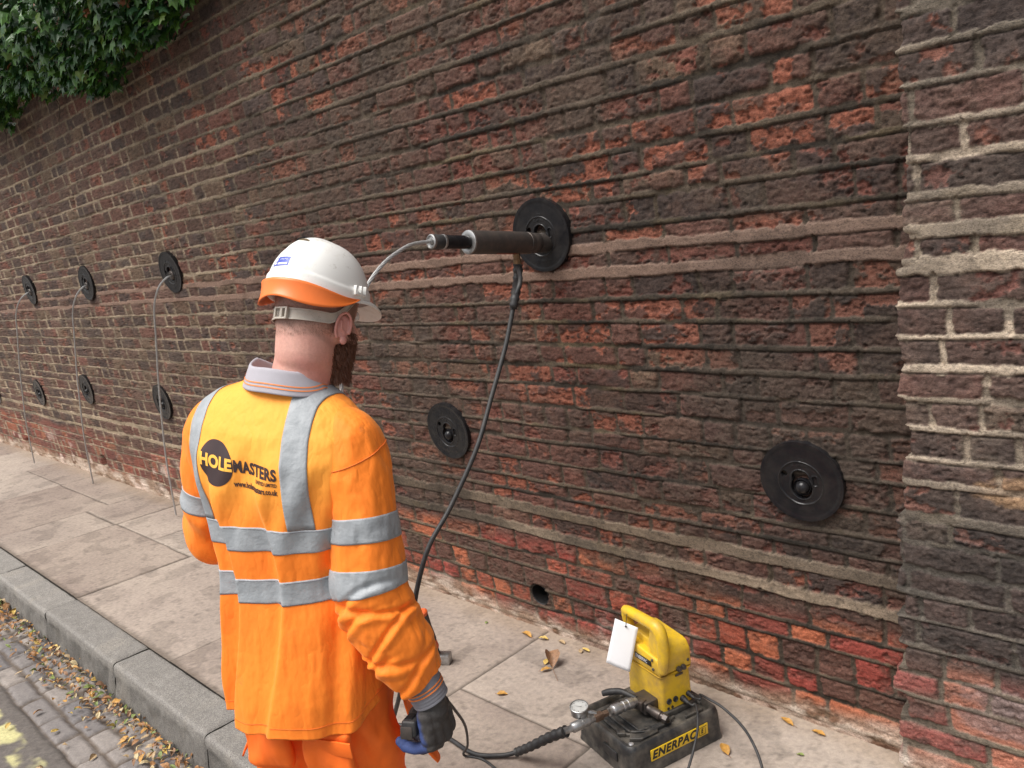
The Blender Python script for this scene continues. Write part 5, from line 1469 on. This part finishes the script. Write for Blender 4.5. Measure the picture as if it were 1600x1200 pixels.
    aa = np.linspace(0, 2*np.pi, 145)[:-1]; ssn = np.linspace(0, LR, 230); Ag, Sg = np.meshgrid(aa, ssn)
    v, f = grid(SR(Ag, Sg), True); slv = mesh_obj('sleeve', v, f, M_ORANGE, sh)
    # armhole seam piece and dropped shoulder seam
    mb = MB(); q = SR(aa, np.full_like(aa, .105)+.018*np.cos(aa-.3), .0008); mb.tube([tuple(p) for p in q[::3]]+[tuple(q[0])], .0012, 5); mb.build('shoulder_seam', M_SEAM, slv)
    def bandon(S, s0, w=.05, tilt=0, nm='reflective_band'):
        a2 = np.linspace(0, 2*np.pi, 145); ss_ = np.linspace(s0-w/2, s0+w/2, 13); A2, S2 = np.meshgrid(a2, ss_)
        Q = S(A2, S2+tilt*np.cos(A2), .0018); lo = S(a2, s0-w/2+tilt*np.cos(a2), -.001)[None]; hi = S(a2, s0+w/2+tilt*np.cos(a2), -.001)[None]
        v, f = grid(np.concatenate([lo, Q, hi])); return mesh_obj(nm, v, f, M_TAPE, slv)
    bandon(SR, BANDS_R[0]); bandon(SR, BANDS_R[1])
    # ribbed cuff
    def cuff(Wp, dirv, r0, r1, L_, parent, shape=(1, 1)):
        d = Vector(dirv).normalized(); prof = []
        for k in np.linspace(0, 1, 26): prof.append((r0+(r1-r0)*k+.0007*math.sin(k*0)+.0006*math.sin(k*60), L_*k))
        prof += [(r1-.003, L_), (r1-.004, L_*.6)]
        mb = MB(); mb.lathe(prof, Wp, d, 48, False); c = mb.build('cuff', M_CUFF, parent)
        for k in (.48, .60):
            rr_ = r0+(r1-r0)*k; mb = MB(); mb.lathe([(rr_, L_*(k-.02)), (rr_+.0016, L_*(k-.015)), (rr_+.0016, L_*(k+.015)), (rr_, L_*(k+.02))], Wp, d, 48, False); mb.build('cuff_stripe', M_PIPE, c)
        return c
    dR = (WR_R-EL_R).normalized(); cuff(WR_R-dR*.062, dR, .0415, .0385, .066, slv)
    # left sleeve, reaching forward
    def wrL(a, s, r):
        return g_(s-.30, .08)*.008*np.sin(s*80+a*2)+.006*fbm(a*1.3, s*9, 61, 3)+.003*np.sin(a*3+s*30)
    PL = [SH_L+Vector((.05, 0, .02)), SH_L, SH_L.lerp(EL_L, .5)+Vector((-.006, -.006, 0)), EL_L+Vector((0, -.01, 0)), EL_L.lerp(WR_L, .5)+Vector((-.004, .0, -.004)), WR_L-(WR_L-EL_L).normalized()*.03]
    SL, LL = sleeve_fn(PL, ([0, .03, .07, .14, .24, .34, .44, .52, .56], [.042, .060, .070, .072, .070, .066, .058, .047, .040]), wrL, 2)
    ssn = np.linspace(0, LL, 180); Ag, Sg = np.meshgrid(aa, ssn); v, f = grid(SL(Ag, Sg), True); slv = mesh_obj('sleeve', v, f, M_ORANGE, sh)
    bandon(SL, .225); bandon(SL, .425)
    dL = (WR_L-EL_L).normalized(); cuff(WR_L-dL*.035, dL, .0395, .036, .05, slv)
BANDS_R = (.246, .350)
shirt()

# ---------------- trousers and boots
def trousers():
    mb = MB()
    mb.ell((0, -.02, .90), (.150, .104, .11)); mb.cap((-.05, -.02, .98), (.05, -.02, .98), .09, .09, 24)
    for i, (A, B, C_, T) in enumerate(LEGS):
        A2 = A+Vector((0, -.025, -.05)); mb.cap(A2, B, .092, .090, 24); mb.cap(B, C_+Vector((0, 0, .02)), .088, .082, 24)
        mb.cap(B+Vector((0, .01, 0)), B.lerp(C_, .3), .088, .086, 20)
    # cargo pocket bulge and pocket flaps
    mb.box((.09, -.125, .76), (.12, .022, .12), Matrix.Rotation(.06, 3, 'X'), .010)
    mb.box((-.08, -.115, .76), (.12, .022, .12), Matrix.Rotation(.06, 3, 'X'), .010)
    o = mb.build('trousers', M_TROUSER, MAN); remesh(o, .005, 5, .6)
    co = get_co(o.data); no = get_no(o.data); x, y, z = co.T
    an = np.arctan2(y+.02, x-np.sign(x)*.09)
    w = .006*np.sin(z*42+3*np.sin(an*1.3+x*8)+an*1.6)*ss(.95, .75, z)+.007*fbm(an*1.4, z*7, 71, 3)+.003*fbm(an*4+x*30, z*24, 72, 2)
    w = w+.006*np.sin(z*70+an*2.2)*ss(.42, .2, z)
    set_co(o.data, co+no*w[:, None])
    mb = MB(); mb.box((.110, -.142, .79), (.10, .004, .035), Matrix.Rotation(.1, 3, 'X'), .0015); mb.build('pocket_flap', M_TROUSER, o)
    def pocket(c, rz, w, h_, flare, lean):
        P = []
        for i in range(13):
            row = []; b = i/12
            for j in range(13):
                a = j/12-.5; y = a*w*(1+.10*b); xx = flare*b**1.5+.006*math.sin(a*9+b*4)*b; z = -h_*b+.012*math.sin(a*6)*b
                p = Matrix.Rotation(rz, 3, 'Z') @ Vector((xx, y+lean*b, z)); row.append(tuple(p+Vector(c)))
            P.append(row)
        v, f = grid(np.array(P)); q = mesh_obj('holster_pocket', v, f, M_TROUSER, o); m_ = q.modifiers.new('s', 'SOLIDIFY'); m_.thickness = .004
        return q
    pocket((.165, .055, .80), math.radians(38), .15, .15, .055, .02); pocket((-.165, .0, .79), math.radians(190), .12, .12, .04, .0)
    bt = simple('boot_leather', (.07, .05, .035), .6, 0, .5, (.15, .12, .09)); so = simple('boot_sole', (.03, .03, .03), .8, 0, .3)
    for A, B, C_, T in LEGS:
        base = C_.z-.10
        d = Vector((T.x-C_.x, T.y-C_.y, 0)).normalized(); h = Vector((C_.x, C_.y, base))
        mb = MB(); mb.cap(h+Vector((0, 0, .07)), h+Vector((0, 0, .19)), .048, .055, 20); mb.cap(h-d*.03+Vector((0, 0, .055)), h+d*.16+Vector((0, 0, .05)), .046, .044, 20); mb.ell(h+d*.165+Vector((0, 0, .05)), (.050, .062, .042)); mb.ell(h+d*.06+Vector((0, 0, .075)), (.045, .07, .045))
        b = mb.build('boot', bt, MAN); remesh(b, .005, 3, .5); co = get_co(b.data); co[:, 2] = np.maximum(co[:, 2], base+.018); set_co(b.data, co)
        pts = []
        side = Vector((d.y, -d.x, 0))
        for k in range(28):
            a = 2*math.pi*k/28; ly = math.cos(a); lx = math.sin(a); wd = .050 if ly > 0 else .042
            p = h+d*(.068+.155*ly)+side*(wd*lx*(1+.1*(ly > .2))); pts.append((p.x, p.y))
        mb = MB(); mb.prism(pts, base, base+.024, lambda p, q: (p[0], p[1], q), .003); mb.build('sole', so, b)
trousers()

# ---------------- gloved right hand closed round the pendant control
def gloves():
    grey = (.062, .057, .055); blue = (.045, .070, .19); dark = (.045, .04, .065)
    Hd = WR_R
    def G(x, y, z): return Hd+Vector((x, y, z))
    # fist hanging down: palm faces the leg (-x), knuckles low, fingers curl up towards the leg, forefinger forward
    mb = MB()
    mb.cap(G(0, 0, .0), G(.002, -.002, -.03), .031, .033, 20)
    mb.cap(G(.006, .022, -.03), G(.012, .032, -.082), .021, .019, 16); mb.cap(G(.008, .0, -.03), G(.014, .010, -.086), .023, .020, 16)
    mb.cap(G(.006, -.018, -.03), G(.010, -.014, -.082), .021, .019, 16); mb.cap(G(.0, -.030, -.028), G(.004, -.036, -.072), .019, .017, 16)
    fing = []
    for k, (y0, r, L1, L2, L3, bx, bz) in enumerate(((.036, .0105, .040, .026, .022, .012, -.088), (.013, .0110, .044, .030, .024, .015, -.094), (-.012, .0110, .043, .030, .023, .012, -.096), (-.036, .0120, .036, .024, .016, .008, -.086))):
        p0 = G(bx, y0, bz); a = [math.radians(q) for q in ((205, 158, 110), (207, 158, 108), (206, 166, 118), (197, 176, 140))[k]]
        p1 = p0+Vector((math.cos(a[0])*L1, -.003, math.sin(a[0])*L1)); p2 = p1+Vector((math.cos(a[1])*L2, -.001, math.sin(a[1])*L2)); p3 = p2+Vector((math.cos(a[2])*L3, 0, math.sin(a[2])*L3))
        mb.cap(p0, p1, r*1.1, r, 14); mb.cap(p1, p2, r, r*.95, 14); mb.cap(p2, p3, r*.95, r*.82, 14); fing.append((p0, p1, p2, p3))
    # thumb along the inner side, closing over the control
    t0 = G(-.012, .020, -.012); t1 = G(-.040, .030, -.038); t2 = G(-.058, .022, -.062); t3 = G(-.062, .008, -.080)
    mb.cap(t0, t1, .020, .016, 16); mb.cap(t1, t2, .0155, .0135, 14); mb.cap(t2, t3, .0135, .0115, 14)
    o = mb.build('glove', None, MAN); remesh(o, .0019, 4, .5)
    co = get_co(o.data); no = get_no(o.data); x, y, z = (co-np.array(Hd)).T
    w = .0010*np.sin(z*260+x*60)*ss(-.09, -.03, z)+.0009*fbm(x*90+y*40, z*90, 81, 3); set_co(o.data, co+no*w[:, None])
    # knit shows blue along the little finger side, grey coating elsewhere
    def segd(a, b):
        a = np.array(a); b = np.array(b); ab = b-a; t_ = np.clip(((co-a)@ab)/(ab@ab), 0, 1); return np.linalg.norm(co-a-t_[:, None]*ab, axis=1)
    dl = np.minimum(np.minimum(segd(fing[3][0], fing[3][1]), segd(fing[3][1], fing[3][2])), segd(fing[3][2], fing[3][3]))
    do = np.minimum.reduce([segd(f_[i], f_[i+1]) for f_ in fing[:3] for i in range(3)])
    n = fbm(x*50, z*50+y*30, 82, 3)
    bl = ss(.0165, .012, dl+.002*n)*(x < .004)
    edge = ss(.016, .006, np.abs(x+.010+.25*(z+.05))+.003*n)*(y < -.018)*ss(-.005, -.03, z)*ss(-.085, -.070, z)
    bl = np.maximum(bl, edge)
    tips = ss(.016, .011, do)*(x < -.006)
    col = np.array(grey)*(1+.35*n)[:, None]; col = col*(1-tips[:, None]*.7)+np.array(dark)*tips[:, None]*.7; col = col*(1-bl[:, None])+np.array(blue)*(1+.25*n)[:, None]*bl[:, None]
    set_col(o.data, np.clip(col, 0, 1)); gm = attr_mat('glove_knit', .7, 900, .25, .4, .0008, .3, 200); o.data.materials.append(gm)
    tag(o, 'grey coated glove with blue knit fingers')
    # left glove, relaxed and slightly curled at the end of the forward arm
    Hd = WR_L; d = (WR_L-EL_L).normalized(); up_ = Vector((0, 0, 1)); up_ = (up_-d*up_.dot(d)).normalized(); sd_ = d.cross(up_)
    def L(a, b, c): return Hd+d*a+sd_*b+up_*c
    mb = MB(); mb.cap(L(-.03, 0, 0), L(.02, 0, 0), .031, .031, 18)
    for k, (b, r, l) in enumerate(((-.030, .0105, .036), (-.010, .011, .040), (.011, .0105, .038), (.030, .0095, .031))):
        mb.cap(L(.015, b*.6, 0), L(.085, b, 0), .020, .014, 14)
        p0 = L(.085, b, 0); p1 = L(.085+l*.9, b*1.05, -l*.35); p2 = L(.085+l*1.35, b*1.05, -l*.95); p3 = L(.085+l*1.4, b*1.05, -l*1.5)
        mb.cap(p0, p1, r*1.15, r, 12); mb.cap(p1, p2, r, r*.92, 12); mb.cap(p2, p3, r*.92, r*.8, 12)
    mb.cap(L(.015, -.022, -.008), L(.052, -.048, -.022), .017, .014, 14); mb.cap(L(.052, -.048, -.022), L(.080, -.046, -.040), .0135, .012, 12)
    o = mb.build('glove', None, MAN); remesh(o, .0022, 3, .5); set_col(o.data, np.tile(np.array(grey), (len(o.data.vertices), 1))); o.data.materials.append(gm)
gloves()
def pendant():
    e = empty('remote_control', (0, 0, 0)); e.matrix_world = PW @ Matrix.Translation(WR_R+Vector((-.033, -.012, -.050)))
    tag(e, "black hand control held in the man's gloved right fist", 'remote control')
    R_ = Matrix.Rotation(.10, 3, 'Z') @ Matrix.Rotation(-.15, 3, 'X')
    mb = MB(); mb.box((0, .004, 0), (.032, .096, .034), R_, .005, 3); mb.build('body', M_RUBBER, e)
    mb = MB(); mb.box((-.001, -.020, .0195), (.018, .026, .006), R_, .002); mb.build('rocker_button', M_BLACK, e)
    mb = MB(); mb.box((0, -.0450, .000), (.026, .003, .026), R_, .001); mb.build('end_cap', M_DSTEEL, e)
    tl = PW @ (WR_R+Vector((-.024, .045, -.058)))
    mb = MB(); mb.tube([tl, PW @ (WR_R+Vector((-.032, .095, -.040))), (-1.352, 1.02, .600), (-1.435, 1.12, .47), (-1.60, 1.28, .27), (-1.75, 1.40, .08), (-1.80, 1.42, .012), (-1.74, 1.445, .006), (-1.62, 1.43, .006), (-1.40, 1.42, .006), (-1.24, 1.46, .006), (-1.19, 1.52, .006), (-1.162, 1.659, .008), (-1.176, 1.733, .03), (-1.182, 1.784, .07), (-1.196, 1.833, .10), (-1.220, 1.877, .12), (-1.249, 1.913, .122), W(.281, .045, .118), W(.280, .063, .120)], .0040, 10, True, 12)
    tag(mb.build('control_cord', M_RUBBER), "thin black cord running from the man's hand control over the flags to the pump", 'cord')
pendant()
